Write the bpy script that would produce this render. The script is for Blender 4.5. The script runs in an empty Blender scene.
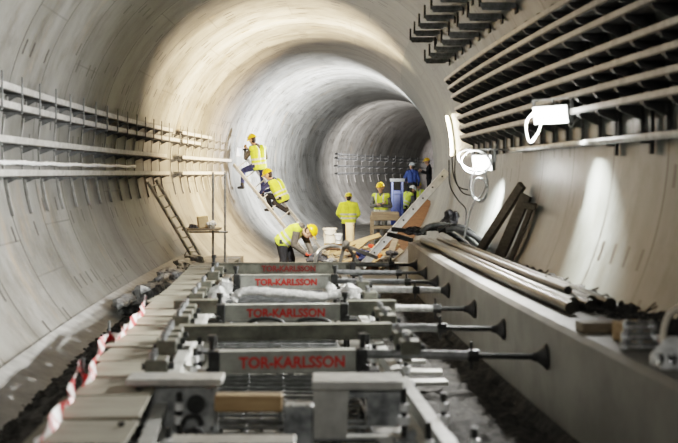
import bpy, bmesh, math, random
import numpy as np
from mathutils import Vector, Matrix, Euler
random.seed(7)
R8 = random.Random(11)
SC = bpy.context.scene
COL = SC.collection
CAMH = 1.68
FPX = 1000.0
AXH = 1.98
RT = 2.8
FAR = -0.5                      # level of the unfinished invert beyond the track

# ------------------------------------------------------------------ tunnel line
def A(y): return .28 - .133*y + y*y/238.0
def SL(y): return -.133 + y/119.0
def W(y, u, h): return Vector((A(y)+u, y, h))
def head(y): return -math.atan(SL(y))
def at(px, py, y):              # where something seen there stands, y metres down the tunnel
    return Vector(((px-339)/FPX*y, y, CAMH + (173-py)/FPX*y))
def base_z(x, y):                # ground under a point of the far invert, where the wall curves up
    u = x - A(y); return max(FAR, AXH - math.sqrt(max(.01, RT*RT - u*u)) + .01)
def wall_u(h): return math.sqrt(max(0.0, RT*RT - (h-AXH)**2))

# ------------------------------------------------------------------ materials
def new_mat(name):
    m = bpy.data.materials.new(name); m.use_nodes = True
    nt = m.node_tree
    return m, nt, nt.nodes['Principled BSDF']
def nd(nt, t, **kw):
    n = nt.nodes.new(t)
    for k, v in kw.items(): setattr(n, k, v)
    return n
def mth(nt, op, a, b=None, c=None):
    n = nd(nt, 'ShaderNodeMath', operation=op)
    for i, v in enumerate((a, b, c)):
        if v is None: continue
        if isinstance(v, (int, float)): n.inputs[i].default_value = v
        else: nt.links.new(v, n.inputs[i])
    return n.outputs[0]
def ramp(nt, fac, stops):
    n = nd(nt, 'ShaderNodeValToRGB')
    e = n.color_ramp.elements
    while len(e) < len(stops): e.new(.5)
    for k, (p, c) in enumerate(stops):
        e[k].position = p; e[k].color = (*c, 1) if len(c) == 3 else c
    nt.links.new(fac, n.inputs[0]); return n.outputs[0]
def mixc(nt, fac, a, b, mode='MIX'):
    n = nd(nt, 'ShaderNodeMix', data_type='RGBA', blend_type=mode)
    for i, v in ((0, fac), (6, a), (7, b)):
        if isinstance(v, (int, float)): n.inputs[i].default_value = v
        elif isinstance(v, tuple): n.inputs[i].default_value = (*v, 1)
        else: nt.links.new(v, n.inputs[i])
    return n.outputs[2]
def noise(nt, vec, scale, detail=4, rough=.6):
    n = nd(nt, 'ShaderNodeTexNoise'); n.inputs['Scale'].default_value = scale
    n.inputs['Detail'].default_value = detail; n.inputs['Roughness'].default_value = rough
    if vec is not None: nt.links.new(vec, n.inputs['Vector'])
    return n.outputs['Fac']
def mapping(nt, vec, scale):
    n = nd(nt, 'ShaderNodeMapping'); n.inputs['Scale'].default_value = scale
    nt.links.new(vec, n.inputs['Vector']); return n.outputs[0]
def bump(nt, b, h, strength, dist=.02):
    n = nd(nt, 'ShaderNodeBump'); n.inputs['Strength'].default_value = strength
    n.inputs['Distance'].default_value = dist
    nt.links.new(h, n.inputs['Height']); nt.links.new(n.outputs[0], b.inputs['Normal'])

def simple(name, c1, c2=None, rough=.6, metal=0, scale=8, bmp=0, spec=.5, stretch=(1,1,1)):
    m, nt, b = new_mat(name)
    c2 = c2 or tuple(x*.7 for x in c1)
    tc = nd(nt, 'ShaderNodeTexCoord').outputs['Object']
    n = noise(nt, mapping(nt, tc, stretch), scale)
    nt.links.new(ramp(nt, n, [(.35, c2), (.65, c1)]), b.inputs['Base Color'])
    b.inputs['Roughness'].default_value = rough; b.inputs['Metallic'].default_value = metal
    b.inputs['Specular IOR Level'].default_value = spec
    if bmp: bump(nt, b, n, bmp)
    return m
def emit(name, c, s):
    m, nt, b = new_mat(name)
    b.inputs['Base Color'].default_value = (*c, 1)
    b.inputs['Emission Color'].default_value = (*c, 1); b.inputs['Emission Strength'].default_value = s
    return m

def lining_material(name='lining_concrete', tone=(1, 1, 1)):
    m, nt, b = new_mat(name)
    uv = nd(nt, 'ShaderNodeUVMap').outputs[0]
    sep = nd(nt, 'ShaderNodeSeparateXYZ'); nt.links.new(uv, sep.inputs[0])
    U, V = sep.outputs[0], sep.outputs[1]
    ring = mth(nt, 'DIVIDE', U, 1.15)
    rid = mth(nt, 'FLOOR', ring); rf = mth(nt, 'FRACT', ring)
    wn = nd(nt, 'ShaderNodeTexWhiteNoise', noise_dimensions='1D'); nt.links.new(rid, wn.inputs['W'])
    big = noise(nt, uv, .55, 5, .65)
    streak = noise(nt, mapping(nt, uv, (2.0, .22, 1)), 1.0, 4, .62)
    fine = noise(nt, uv, 14, 4, .7)
    base = ramp(nt, big, [(.28, (.150, .149, .138)), (.5, (.220, .219, .206)), (.72, (.285, .284, .272))])
    st = ramp(nt, streak, [(.32, (.70, .69, .66)), (.6, (1, 1, 1))])
    base = mixc(nt, 1.0, base, st, 'MULTIPLY')
    rv = mth(nt, 'MULTIPLY_ADD', wn.outputs[0], .36, .82)
    comb = nd(nt, 'ShaderNodeCombineColor')
    for i in range(3): nt.links.new(rv, comb.inputs[i])
    base = mixc(nt, 1.0, base, comb.outputs[0], 'MULTIPLY')
    dirt = noise(nt, mapping(nt, uv, (1.1, .6, 1)), 1.7, 6, .75)
    base = mixc(nt, .8, base, ramp(nt, dirt, [(.34, (.42, .39, .35)), (.53, (1, 1, 1))]), 'MULTIPLY')
    base = mixc(nt, .35, base, ramp(nt, fine, [(.3, (.6, .6, .6)), (.6, (1, 1, 1))]), 'MULTIPLY')
    # joints between rings and between segments
    d = mth(nt, 'ABSOLUTE', mth(nt, 'SUBTRACT', rf, .5))
    joint = mth(nt, 'GREATER_THAN', d, .486)
    vr = mth(nt, 'ADD', mth(nt, 'DIVIDE', V, 2.93), mth(nt, 'MULTIPLY', wn.outputs[0], 1.0))
    dv = mth(nt, 'ABSOLUTE', mth(nt, 'SUBTRACT', mth(nt, 'FRACT', vr), .5))
    seg = mth(nt, 'GREATER_THAN', dv, .4965)
    j = mth(nt, 'MAXIMUM', joint, mth(nt, 'MULTIPLY', seg, .45))
    gap = noise(nt, uv, 2.2, 2)
    j = mth(nt, 'MULTIPLY', j, mth(nt, 'MINIMUM', mth(nt, 'MULTIPLY_ADD', gap, 2.2, -.15), 1.0))
    base = mixc(nt, j, base, (.02, .018, .015))
    # bolt pockets: little dark slits in short rows
    pu = mth(nt, 'ABSOLUTE', mth(nt, 'SUBTRACT', mth(nt, 'FRACT', mth(nt, 'DIVIDE', U, .2875)), .5))
    pv0 = mth(nt, 'ADD', mth(nt, 'DIVIDE', V, .98), mth(nt, 'MULTIPLY', wn.outputs[0], 7.0))
    pv = mth(nt, 'ABSOLUTE', mth(nt, 'SUBTRACT', mth(nt, 'FRACT', pv0), .5))
    slit = mth(nt, 'MULTIPLY', mth(nt, 'LESS_THAN', pu, .10), mth(nt, 'LESS_THAN', pv, .085))
    cell = nd(nt, 'ShaderNodeTexWhiteNoise', noise_dimensions='2D')
    cx = nd(nt, 'ShaderNodeCombineXYZ'); nt.links.new(mth(nt, 'FLOOR', mth(nt, 'DIVIDE', U, .2875)), cx.inputs[0])
    nt.links.new(mth(nt, 'FLOOR', pv0), cx.inputs[1]); nt.links.new(cx.outputs[0], cell.inputs['Vector'])
    slit = mth(nt, 'MULTIPLY', slit, mth(nt, 'GREATER_THAN', cell.outputs[0], .45))
    base = mixc(nt, mth(nt, 'MULTIPLY', slit, .95), base, (.015, .012, .01))
    # rusty seepage
    rust = noise(nt, mapping(nt, uv, (1.6, .5, 1)), .9, 5, .7)
    base = mixc(nt, mth(nt, 'MULTIPLY', ramp_f(nt, rust, .60, .74), .55), base, (.36, .25, .15))
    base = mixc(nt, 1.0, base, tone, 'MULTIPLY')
    nt.links.new(base, b.inputs['Base Color'])
    nt.links.new(mth(nt, 'MULTIPLY_ADD', fine, .2, .24), b.inputs['Roughness'])
    b.inputs['Specular IOR Level'].default_value = .75
    hgt = mth(nt, 'ADD', mth(nt, 'MULTIPLY', streak, .35), mth(nt, 'MULTIPLY', joint, -1.2))
    hgt = mth(nt, 'ADD', hgt, mth(nt, 'MULTIPLY', fine, .15))
    bump(nt, b, hgt, .35, .02)
    return m
def ramp_f(nt, f, a, c):
    n = nd(nt, 'ShaderNodeMapRange'); n.inputs[1].default_value = a; n.inputs[2].default_value = c
    nt.links.new(f, n.inputs[0]); return n.outputs[0]

def tape_material():
    m, nt, b = new_mat('barrier_tape')
    uv = nd(nt, 'ShaderNodeUVMap').outputs[0]
    sep = nd(nt, 'ShaderNodeSeparateXYZ'); nt.links.new(uv, sep.inputs[0])
    f = mth(nt, 'GREATER_THAN', mth(nt, 'FRACT', mth(nt, 'DIVIDE', sep.outputs[0], .26)), .48)
    nt.links.new(mixc(nt, f, (.80, .76, .74), (.62, .03, .03)), b.inputs['Base Color'])
    b.inputs['Roughness'].default_value = .35
    return m
def wood_material(name, c1, c2):
    m, nt, b = new_mat(name)
    tc = nd(nt, 'ShaderNodeTexCoord').outputs['Object']
    n = noise(nt, mapping(nt, tc, (3, 26, 26)), 1.2, 5, .65); n2 = noise(nt, tc, 1.8, 3)
    c = ramp(nt, n, [(.3, c2), (.7, c1)])
    c = mixc(nt, .5, c, ramp(nt, n2, [(.35, (.55, .55, .53)), (.65, (1, 1, 1))]), 'MULTIPLY')
    nt.links.new(c, b.inputs['Base Color']); b.inputs['Roughness'].default_value = .75
    bump(nt, b, n, .2, .01)
    return m
def plastic_material():
    m, nt, b = new_mat('wrinkled_white_plastic')
    tc = nd(nt, 'ShaderNodeTexCoord').outputs['Object']
    n = noise(nt, tc, 22, 5, .7)
    nt.links.new(ramp(nt, n, [(.3, (.38, .39, .38)), (.65, (.70, .70, .68))]), b.inputs['Base Color'])
    b.inputs['Roughness'].default_value = .25
    b.inputs['Subsurface Weight'].default_value = .0
    bump(nt, b, n, .9, .03)
    return m

M = {}
M['lining'] = lining_material()
M['liningshade'] = lining_material('shaded_lining_concrete', (.56, .62, .61))  # same concrete, darkened so the right wall's shade is in its colour
M['floor'] = simple('invert_concrete', (.19, .18, .155), (.07, .066, .058), .55, scale=3.2, bmp=.4)
M['ledge'] = simple('bench_concrete', (.30, .288, .255), (.22, .21, .188), .6, scale=2.6, bmp=.08)
M['kerb'] = simple('kerb_mortar', (.42, .42, .405), (.27, .27, .26), .6, scale=5, bmp=.3)
M['gravel'] = simple('dark_rubble', (.075, .07, .062), (.022, .021, .019), .9, scale=18, bmp=.6)
M['galv'] = simple('galvanised_steel', (.66, .67, .66), (.42, .43, .43), .38, .65, scale=14)
M['lip'] = simple('bright_rail_steel', (.60, .595, .575), (.42, .415, .40), .4, .35, scale=10)
M['lip2'] = simple('grey_rail_steel', (.56, .55, .52), (.40, .39, .37), .42, .35, scale=10)
M['strip'] = simple('weathered_steel', (.40, .395, .375), (.28, .275, .26), .6, .1, scale=10)
M['dull'] = simple('dull_grey_steel', (.30, .31, .31), (.16, .165, .165), .5, .5, scale=12)
M['dark'] = simple('dark_steel', (.06, .062, .06), (.025, .026, .025), .5, .4, scale=12)
M['rack'] = simple('rack_steel', (.13, .13, .125), (.07, .07, .068), .5, .3, scale=12)
M['olive'] = simple('olive_painted_beam', (.17, .17, .135), (.07, .07, .055), .5, 0, scale=7, bmp=.1)
M['board'] = simple('grey_painted_beam', (.40, .41, .37), (.23, .235, .21), .5, 0, scale=6, bmp=.05)
M['red'] = simple('red_paint', (.62, .04, .028), (.45, .035, .025), .5, scale=30)
M['reddull'] = simple('faded_red_paint', (.22, .03, .024), (.13, .026, .02), .6, scale=30)
M['plate'] = simple('blotchy_steel_plate', (.50, .52, .52), (.17, .18, .185), .42, .35, scale=9)
M['pale'] = simple('pale_steel', (.58, .58, .545), (.40, .40, .375), .45, .1, scale=9)
M['ply'] = wood_material('dusty_plywood', (.40, .375, .30), (.28, .26, .205))
M['timber'] = wood_material('timber', (.56, .40, .22), (.36, .24, .12))
M['oldtimber'] = wood_material('old_timber', (.36, .30, .22), (.2, .16, .11))
M['rustwood'] = wood_material('reddish_timber', (.17, .085, .04), (.1, .05, .025))
M['darktimber'] = wood_material('dark_weathered_timber', (.20, .165, .12), (.11, .09, .065))
M['alu'] = simple('aluminium', (.78, .79, .79), (.6, .61, .61), .4, .3, scale=12)
M['plastic'] = plastic_material()
M['tape'] = tape_material()
M['pipe'] = simple('bronze_steel_pipe', (.105, .098, .08), (.05, .047, .04), .34, .8, scale=5, stretch=(6, .4, 6))
M['shiny'] = simple('polished_zinc', (.86, .87, .88), (.6, .61, .62), .18, .9, scale=20)
M['vest'] = simple('fluorescent_yellow_cloth', (.70, .83, .12), (.58, .70, .08), .8, scale=14)
M['jacket'] = simple('fluorescent_jacket_cloth', (.88, .95, .12), (.74, .82, .08), .8, scale=14)
M['band'] = simple('reflective_band', (.72, .72, .68), (.55, .55, .52), .4, scale=14)
M['helmet'] = simple('yellow_helmet', (.90, .56, .03), (.82, .48, .02), .32, scale=6)
M['helmetlime'] = simple('lime_yellow_helmet', (.78, .66, .06), (.62, .5, .04), .35, scale=6)
M['helmetwhite'] = simple('white_helmet', (.85, .87, .88), (.74, .76, .78), .32, scale=6)
M['helmetgrey'] = simple('grey_helmet', (.46, .50, .53), (.36, .4, .42), .35, scale=6)
M['skin'] = simple('skin', (.62, .38, .27), (.5, .29, .2), .55, scale=20)
M['navy'] = simple('navy_cloth', (.045, .06, .17), (.025, .03, .09), .85, scale=14)
M['black'] = simple('black_cloth', (.022, .023, .028), (.012, .012, .015), .85, scale=14)
M['taupe'] = simple('grey_brown_cloth', (.15, .13, .11), (.09, .078, .066), .85, scale=14)
M['grey'] = simple('grey_cloth', (.16, .165, .16), (.09, .09, .09), .85, scale=14)
M['bluecloth'] = simple('blue_cloth', (.06, .11, .34), (.035, .06, .2), .85, scale=14)
M['glove'] = simple('red_glove', (.72, .07, .03), (.5, .05, .02), .7, scale=20)
M['boot'] = simple('boot_rubber', (.03, .028, .025), (.015, .014, .012), .6, scale=20)
M['hair'] = simple('dark_hair', (.03, .022, .016), (.015, .011, .008), .7, scale=40)
M['eye'] = simple('dark_eye', (.03, .02, .015), (.02, .012, .01), .3, scale=40)
M['lips'] = simple('lips', (.45, .2, .16), (.38, .16, .12), .5, scale=40)
M['blue'] = simple('blue_paint', (.02, .05, .22), (.015, .03, .13), .45, scale=6)
M['card'] = simple('cardboard', (.72, .56, .36), (.6, .45, .27), .8, scale=6)
M['cream'] = simple('cream_plastic', (.88, .82, .70), (.76, .69, .56), .5, scale=8)
M['white'] = simple('white_plastic', (.85, .86, .86), (.72, .73, .73), .4, scale=8)
M['rubber'] = simple('black_rubber', (.025, .025, .025), (.012, .012, .012), .5, scale=20)
M['orange'] = simple('orange_plastic', (.75, .22, .05), (.55, .15, .04), .5, scale=8)
M['sack'] = simple('dark_sack', (.10, .10, .11), (.045, .045, .05), .8, scale=14, bmp=.5)
M['greysack'] = simple('grey_sheeting', (.46, .47, .47), (.2, .205, .21), .55, scale=14, bmp=.6)
M['lens'] = emit('lit_lamp_glass', (1.0, .985, .94), 18)
M['lenswarm'] = emit('lit_warm_lamp_glass', (1.0, .80, .52), 60)
M['screen'] = emit('lit_screen', (.80, .88, 1.0), 1.6)

# ------------------------------------------------------------------ mesh helpers
def frame_from(d, up=Vector((0, 0, 1))):
    d = d.normalized()
    if abs(d.dot(up)) > .98: up = Vector((0, 1, 0))
    x = d.cross(up).normalized(); z = x.cross(d).normalized()
    return x, d, z
class MB:
    def __init__(s): s.v = []; s.f = []; s.m = []; s.cm = 0; s.pieces = []
    def add(s, vs, fs):
        vs = list(vs); fs = [list(f) for f in fs]; s.pieces.append((vs, fs))
        o = len(s.v); s.v += [Vector(p) for p in vs]
        for f in fs: s.f.append([i+o for i in f]); s.m.append(s.cm)
        return s
    def hexa(s, p):              # 8 points, bottom 4 then top 4
        return s.add(p, [(3, 2, 1, 0), (4, 5, 6, 7), (0, 1, 5, 4), (1, 2, 6, 5), (2, 3, 7, 6), (3, 0, 4, 7)])
    def box(s, c, size, rot=None, bev=.0):
        c = Vector(c); hx, hy, hz = size[0]/2, size[1]/2, size[2]/2
        Rm = rot.to_matrix() if isinstance(rot, Euler) else (rot or Matrix.Identity(3))
        bm = bmesh.new(); bmesh.ops.create_cube(bm, size=1)
        for v in bm.verts: v.co = Vector((v.co.x*2*hx, v.co.y*2*hy, v.co.z*2*hz))
        b = bev if bev else min(size)*.08
        bmesh.ops.bevel(bm, geom=bm.edges[:], offset=b, segments=1, affect='EDGES')
        bm.verts.index_update()
        s.add([c + Rm @ v.co for v in bm.verts], [[v.index for v in f.verts] for f in bm.faces]); bm.free()
        return s
    def bar(s, p, q, w, t, up=Vector((0, 0, 1))):     # box from p to q, w wide, t thick
        p, q = Vector(p), Vector(q); x, d, z = frame_from(q-p, up)
        Rm = Matrix((x, d, z)).transposed()
        return s.box((p+q)/2, (w, (q-p).length, t), Rm)
    def tube(s, pts, r, n=10, caps=True):
        pts = [Vector(p) for p in pts]; rs = r if isinstance(r, (list, tuple)) else [r]*len(pts)
        vs = []; fs = []; x = None
        for i, p in enumerate(pts):
            d = (pts[min(i+1, len(pts)-1)] - pts[max(i-1, 0)])
            if d.length < 1e-9: d = Vector((0, 0, 1))
            d.normalize()
            if x is None: x = frame_from(d)[0]
            x = (x - d*x.dot(d)).normalized(); z = d.cross(x)
            for k in range(n):
                a = 2*math.pi*k/n
                vs.append(p + (x*math.cos(a) + z*math.sin(a))*rs[i])
        for i in range(len(pts)-1):
            for k in range(n):
                a, b = i*n+k, i*n+(k+1) % n
                fs.append((a, b, b+n, a+n))
        if caps:
            fs.append(tuple(reversed(range(n)))); fs.append(tuple(range((len(pts)-1)*n, len(pts)*n)))
        return s.add(vs, fs)
    def lathe(s, c, prof, axis=Vector((0, 0, 1)), n=18):   # prof: (distance along axis, radius)
        c = Vector(c)
        return s.tube([c + Vector(axis).normalized()*(t + k*1e-6) for k, (t, r) in enumerate(prof)], [max(r, 1e-4) for t, r in prof], n)
    def sweep(s, prof, y0, y1, u, h, step=.35):            # prof (du,dh) polygon carried along the tunnel line
        n = max(2, int((y1-y0)/step)); k = len(prof); vs = []; fs = []
        for i in range(n+1):
            y = y0 + (y1-y0)*i/n
            vs += [W(y, u+a, h+b) for a, b in prof]
        for i in range(n):
            for j in range(k):
                a, b = i*k+j, i*k+(j+1) % k
                fs.append((a, b, b+k, a+k))
        fs.append(tuple(reversed(range(k)))); fs.append(tuple(range(n*k, n*k+k)))
        return s.add(vs, fs)
    def blob(s, c, rad, seed=0, amp=.18, sub=2):
        bm = bmesh.new(); bmesh.ops.create_icosphere(bm, subdivisions=sub, radius=1)
        rr = random.Random(seed); ph = [rr.uniform(0, 6) for _ in range(6)]
        vs = []
        for v in bm.verts:
            p = v.co; k = 1 + amp*(math.sin(3*p.x+ph[0])+math.sin(4*p.y+ph[1])+math.sin(5*p.z+ph[2])+math.sin(7*p.x*p.y*2+ph[3]))*.5
            vs.append(Vector(c) + Vector((p.x*rad[0], p.y*rad[1], p.z*rad[2]))*k)
        bm.verts.index_update()
        s.add(vs, [[v.index for v in f.verts] for f in bm.faces]); bm.free(); return s
    def build(s, name, mats, parent=None, smooth=False):
        if not isinstance(mats, (list, tuple)): mats = [mats]
        if parent is not None: org = Vector((0, 0, 0)) if parent.get('_local') else Vector(parent['_org'])
        else:
            a = np.array([tuple(v) for v in s.v]); org = Vector(((a[:, 0].min()+a[:, 0].max())/2, (a[:, 1].min()+a[:, 1].max())/2, a[:, 2].min()))
        me = bpy.data.meshes.new(name); me.from_pydata([v-org for v in s.v], [], s.f)
        for m in mats: me.materials.append(m)
        me.polygons.foreach_set('material_index', s.m)
        bm = bmesh.new(); bm.from_mesh(me); bmesh.ops.recalc_face_normals(bm, faces=bm.faces); bm.to_mesh(me); bm.free()
        if smooth:
            me.polygons.foreach_set('use_smooth', [True]*len(me.polygons)); me.set_sharp_from_angle(angle=math.radians(40))
        me.update()
        o = bpy.data.objects.new(name, me); COL.objects.link(o)
        if parent is not None:
            o.parent = parent
            if parent.get('_local'): o['_local'] = 1
            else: o['_org'] = parent['_org']
        else:
            o.location = org; o['_org'] = tuple(org)
        return o
def build_each(mb, name, mats, parent, smooth=False):     # one object per piece
    return [MB().add(v, f).build(name, mats, parent, smooth) for v, f in mb.pieces]
def tag(o, label, cat, group=None, kind=None):
    o['label'] = label; o['category'] = cat
    if group: o['group'] = group
    if kind: o['kind'] = kind
    return o
def thing(name, label, cat, loc, group=None, local=False):
    o = bpy.data.objects.new(name, None); COL.objects.link(o); o.location = loc; o.empty_display_size = .1
    if local: o['_local'] = 1
    else: o['_org'] = tuple(loc)
    return tag(o, label, cat, group)
def copy_tree(o, parent=None):
    c = o.copy(); COL.objects.link(c); c.parent = parent
    for ch in list(o.children): copy_tree(ch, c)
    return c
def struct(name, mb, m, smooth=False):
    o = mb.build(name, m, None, smooth); o['kind'] = 'structure'; return o
def spline(pts, n=8):
    pts = [Vector(p) for p in pts]; out = []
    for i in range(len(pts)-1):
        p0, p1, p2, p3 = pts[max(i-1, 0)], pts[i], pts[i+1], pts[min(i+2, len(pts)-1)]
        for k in range(n):
            t = k/n
            out.append(.5*((2*p1) + (p2-p0)*t + (2*p0-5*p1+4*p2-p3)*t*t + (3*p1-p0-3*p2+p3)*t**3))
    return out + [pts[-1]]
ORD = ['first', 'second', 'third', 'fourth', 'fifth', 'sixth', 'seventh', 'eighth', 'ninth', 'tenth', 'eleventh', 'twelfth', 'thirteenth', 'fourteenth', 'fifteenth', 'sixteenth', 'seventeenth', 'eighteenth', 'nineteenth', 'twentieth', 'twenty-first', 'twenty-second', 'twenty-third', 'twenty-fourth']

# ------------------------------------------------------------------ the setting
def shell(name, a0, a1, y0=-4.0, y1=80.0, mat='lining'):
    ny = int((y1-y0)/.5); na = max(8, int((a1-a0)/3.0)); vs = []; uvs = []
    for i in range(ny+1):
        y = y0 + (y1-y0)*i/ny
        for k in range(na+1):
            a = math.radians(a0 + (a1-a0)*k/na); u = RT*math.cos(a)
            vs.append(W(y, u, AXH + RT*math.sin(a))); uvs.append((y + u*SL(y), RT*a))
    fs = [(i*(na+1)+k, i*(na+1)+k+1, (i+1)*(na+1)+k+1, (i+1)*(na+1)+k) for i in range(ny) for k in range(na)]
    me = bpy.data.meshes.new(name); me.from_pydata(vs, [], fs); me.materials.append(M[mat])
    lay = me.uv_layers.new(name='UVMap')
    for l in me.loops: lay.data[l.index].uv = uvs[l.vertex_index]
    me.polygons.foreach_set('use_smooth', [True]*len(me.polygons)); me.update()
    o = bpy.data.objects.new(name, me); COL.objects.link(o); o['kind'] = 'structure'
shell('wall_right', -66, 45, mat='liningshade'); shell('ceiling', 45, 135); shell('wall_left', 135, 246)

def slab(y0, y1, u0, u1, top, bot):
    mb = MB(); mb.sweep([(u0, top), (u1, top), (u1, bot), (u0, bot)], y0, y1, 0, 0, .5); return mb
STEP = 17.0
mb = slab(-4, STEP, -2.02, 2.02, 0, -.05); mb.sweep([(-1.25, FAR), (1.25, FAR), (1.25, FAR-.05), (-1.25, FAR-.05)], STEP, 80, 0, 0, .6)
mb.sweep([(-1.25, 0), (1.25, 0), (1.25, FAR), (-1.25, FAR)], STEP-.06, STEP, 0, 0, .06)
mb.sweep([(-2.02, 0), (-1.25, 0), (-1.25, FAR), (-1.28, FAR)], STEP, 20.3, 0, 0, .5)
struct('floor', mb, M['floor'])
mb = MB(); mb.sweep([(1.75, -.02), (1.75, .70), (1.78, .73), (2.50, .73), (2.05, -.02)], -1, 14.3, 0, 0, .4)
struct('trim_1', mb, M['ledge'])
mb = MB(); mb.sweep([(-1.70, 0), (-1.73, .05), (-1.97, .15), (-2.08, .20), (-2.0, -.02)], -1, 18.4, 0, 0, .4)
struct('trim_2', mb, M['kerb'])

# ------------------------------------------------------------------ cable racks on the left wall
LC = [.846, .667, .33, 0.0]          # rail heights above the eye
def left_bracket(lower=True):
    root = thing('cable_bracket', '', 'bracket', (0, 0, 0), local=True)
    xw = lambda c: 2.6 - wall_u(CAMH + c)
    mb = MB(); cs = [.02, -.1, -.22, -.34, -.44]
    for a, b in zip(cs[:-1], cs[1:]):
        mb.bar((xw(a)+.022, 0, a), (xw(b)+.022, 0, b), .028, .03, Vector((1, 0, 0)))
    mb.bar((xw(.86)+.008, 0, .86), (xw(.4)+.008, 0, .4), .03, .012, Vector((1, 0, 0))); mb.bar((xw(.4)+.008, 0, .4), (xw(0)+.008, 0, 0), .03, .012, Vector((1, 0, 0)))
    mb.build('wall_strip', M['strip'], root)
    for k, c in enumerate(LC):
        mb = MB(); w = xw(c)
        mb.box(((w)/2, 0, c-.058), (-w+.02, .035, .02))
        mb.add([(w+.02, -.006, c-.06), (-.03, -.006, c-.06), (w+.02, -.006, c-.12), (w+.02, .006, c-.06), (-.03, .006, c-.06), (w+.02, .006, c-.12)],
               [(0, 1, 2), (5, 4, 3), (0, 3, 4, 1), (1, 4, 5, 2), (2, 5, 3, 0)])
        if k < 2: mb.box((.010, 0, c+.035), (.014, .022, .19))
        mb.build('arm', M['dull'], root)
    return root
proto = left_bracket()
first = True
def put(o, y, u, z, label, group):
    global first
    c = proto if first else copy_tree(proto)
    first = False
    c.location = W(y, u, z); c.rotation_euler = (0, 0, head(y)); c['label'] = label; c['group'] = group
    return c
n_near = 15
for i in range(n_near):
    y = 9.48 + i*.715
    put(proto, y, -2.6, CAMH, f'{ORD[i]} grey bracket from the camera on the near left-wall cable rack', 'brackets of the near left-wall rack')
for i in range(8):
    put(proto, 20.6 + i*.78, -2.6, CAMH, f'{ORD[i]} bracket from the left on the warm-lit left-wall rack beyond the ladder', 'brackets of the middle left-wall rack')
for i in range(13):
    put(proto, 44.6 + i*1.5, -2.6, CAMH, f'{ORD[i]} small bracket from the left on the far rack deep in the tunnel', 'brackets of the far rack')
LIPP = [(0, -.03), (0, .034), (-.012, .034), (-.012, -.03)]
names = ['topmost', 'second from top', 'third from top', 'lowest']
for (y0, ys, place, grp) in ((7.2, (19.9, 20.6, 19.3, 19.6), 'near left-wall rack, running toward the camera', 'near left rails'),
                             (20.9, (24.2, 22.9, 26.8, 26.0), 'warm-lit left-wall rack beyond the ladder', 'middle left rails'),
                             (44.0, (63.5, 63.5, 63.5, 63.5), 'far rack deep in the curve', 'far rails')):
    for k, c in enumerate(LC):
        wl = 2.6 - wall_u(CAMH+c) + .012; y1 = ys[k]
        r = thing('cable_tray', f'{names[k]} pale steel cable tray of the {place}', 'cable tray', W((y0+y1)/2, -2.6, CAMH+c-.045), grp)
        MB().sweep(LIPP, y0, y1, -2.6, CAMH+c, .4).build('front_lip', M['dull' if y0 > 40 else 'lip'], r)
        MB().sweep([(-.002, -.032), (wl, -.032), (wl, -.045), (-.002, -.045)], y0, y1, -2.6, CAMH+c, .4).build('tray_floor', M['dark'], r)  # near-black floor stands in for the shade beneath the tray
# bumpy white cable lying between the two lowest trays
pts = []; rs = []
for i in range(150):
    y = 7.4 + i*.062; pts.append(W(y, -2.62+.006*math.sin(i*.7), CAMH+.105+.004*math.sin(i*.31))); rs.append(.016+.009*(i % 3 == 0)+.006*R8.random())
tag(MB().tube(pts, rs, 6).build('bundled_cable', M['white'], None, True), 'bumpy white cable bundle strung between the two lowest left trays', 'cable')

# ------------------------------------------------------------------ racks on the right wall
RC = [.54, .68, .826, .966, 1.15, 1.28, 1.40]
def ru(c): return math.sqrt(2.6**2 - (CAMH+c-AXH)**2)
root = thing('cable_bracket', '', 'bracket', (0, 0, 0), local=True)
mb = MB(); cs = [1.52, 1.3, 1.1, .9, .7, .55, .4, .24]
xw = lambda c: wall_u(CAMH+c)-2.6
for a, b in zip(cs[:-1], cs[1:]): mb.bar((xw(a)-.022, 0, a), (xw(b)-.022, 0, b), .05, .03, Vector((1, 0, 0)))
mb.build('wall_strip', M['rack'], root)
for c in RC:
    t = ru(c)-2.6; w = xw(c); mb = MB()
    mb.box(((t+w)/2, 0, c-.042), (w-t, .06, .02))
    mb.add([(w-.01, -.02, c-.05), (t+.01, -.02, c-.05), (t+.02, -.02, c-.07), (w-.01, -.02, c-.14), (w-.01, .02, c-.05), (t+.01, .02, c-.05), (t+.02, .02, c-.07), (w-.01, .02, c-.14)],
           [(0, 1, 2, 3), (7, 6, 5, 4), (0, 4, 5, 1), (1, 5, 6, 2), (2, 6, 7, 3), (3, 7, 4, 0)])
    mb.build('arm', M['rack'], root)
proto = root; first = True
for i in range(20):
    y = 5.6 + i*.49
    put(proto, y, 2.6, CAMH, f'{ORD[i]} dark bracket from the camera on the right-wall rack', 'brackets of the right-wall rack')
TRAYR = [(0, -.03), (0, .025), (.012, .025), (.012, -.018), (.19, -.018), (.19, -.03)]
nm = ['lowest', 'second lowest', 'third lowest', 'middle', 'third highest', 'second highest', 'topmost']
for k, c in enumerate(RC):
    wd = wall_u(CAMH+c)-ru(c)-.02
    r = thing('cable_tray', f'{nm[k]} of the seven long grey cable trays on the right wall', 'cable tray', W(9.8, ru(c), CAMH+c-.03), 'right-wall trays')
    MB().sweep([(0, -.02), (0, .022), (.012, .022), (.012, -.02)], 4.6, 15.1, ru(c), CAMH+c, .35).build('front_lip', M['lip2'], r)
    MB().sweep([(.002, -.02), (wd, -.02), (wd, -.032), (.002, -.032)], 4.6, 15.1, ru(c), CAMH+c, .35).build('tray_floor', M['rack'], r)  # darker floor colour stands in for shade in the gaps between trays
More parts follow.
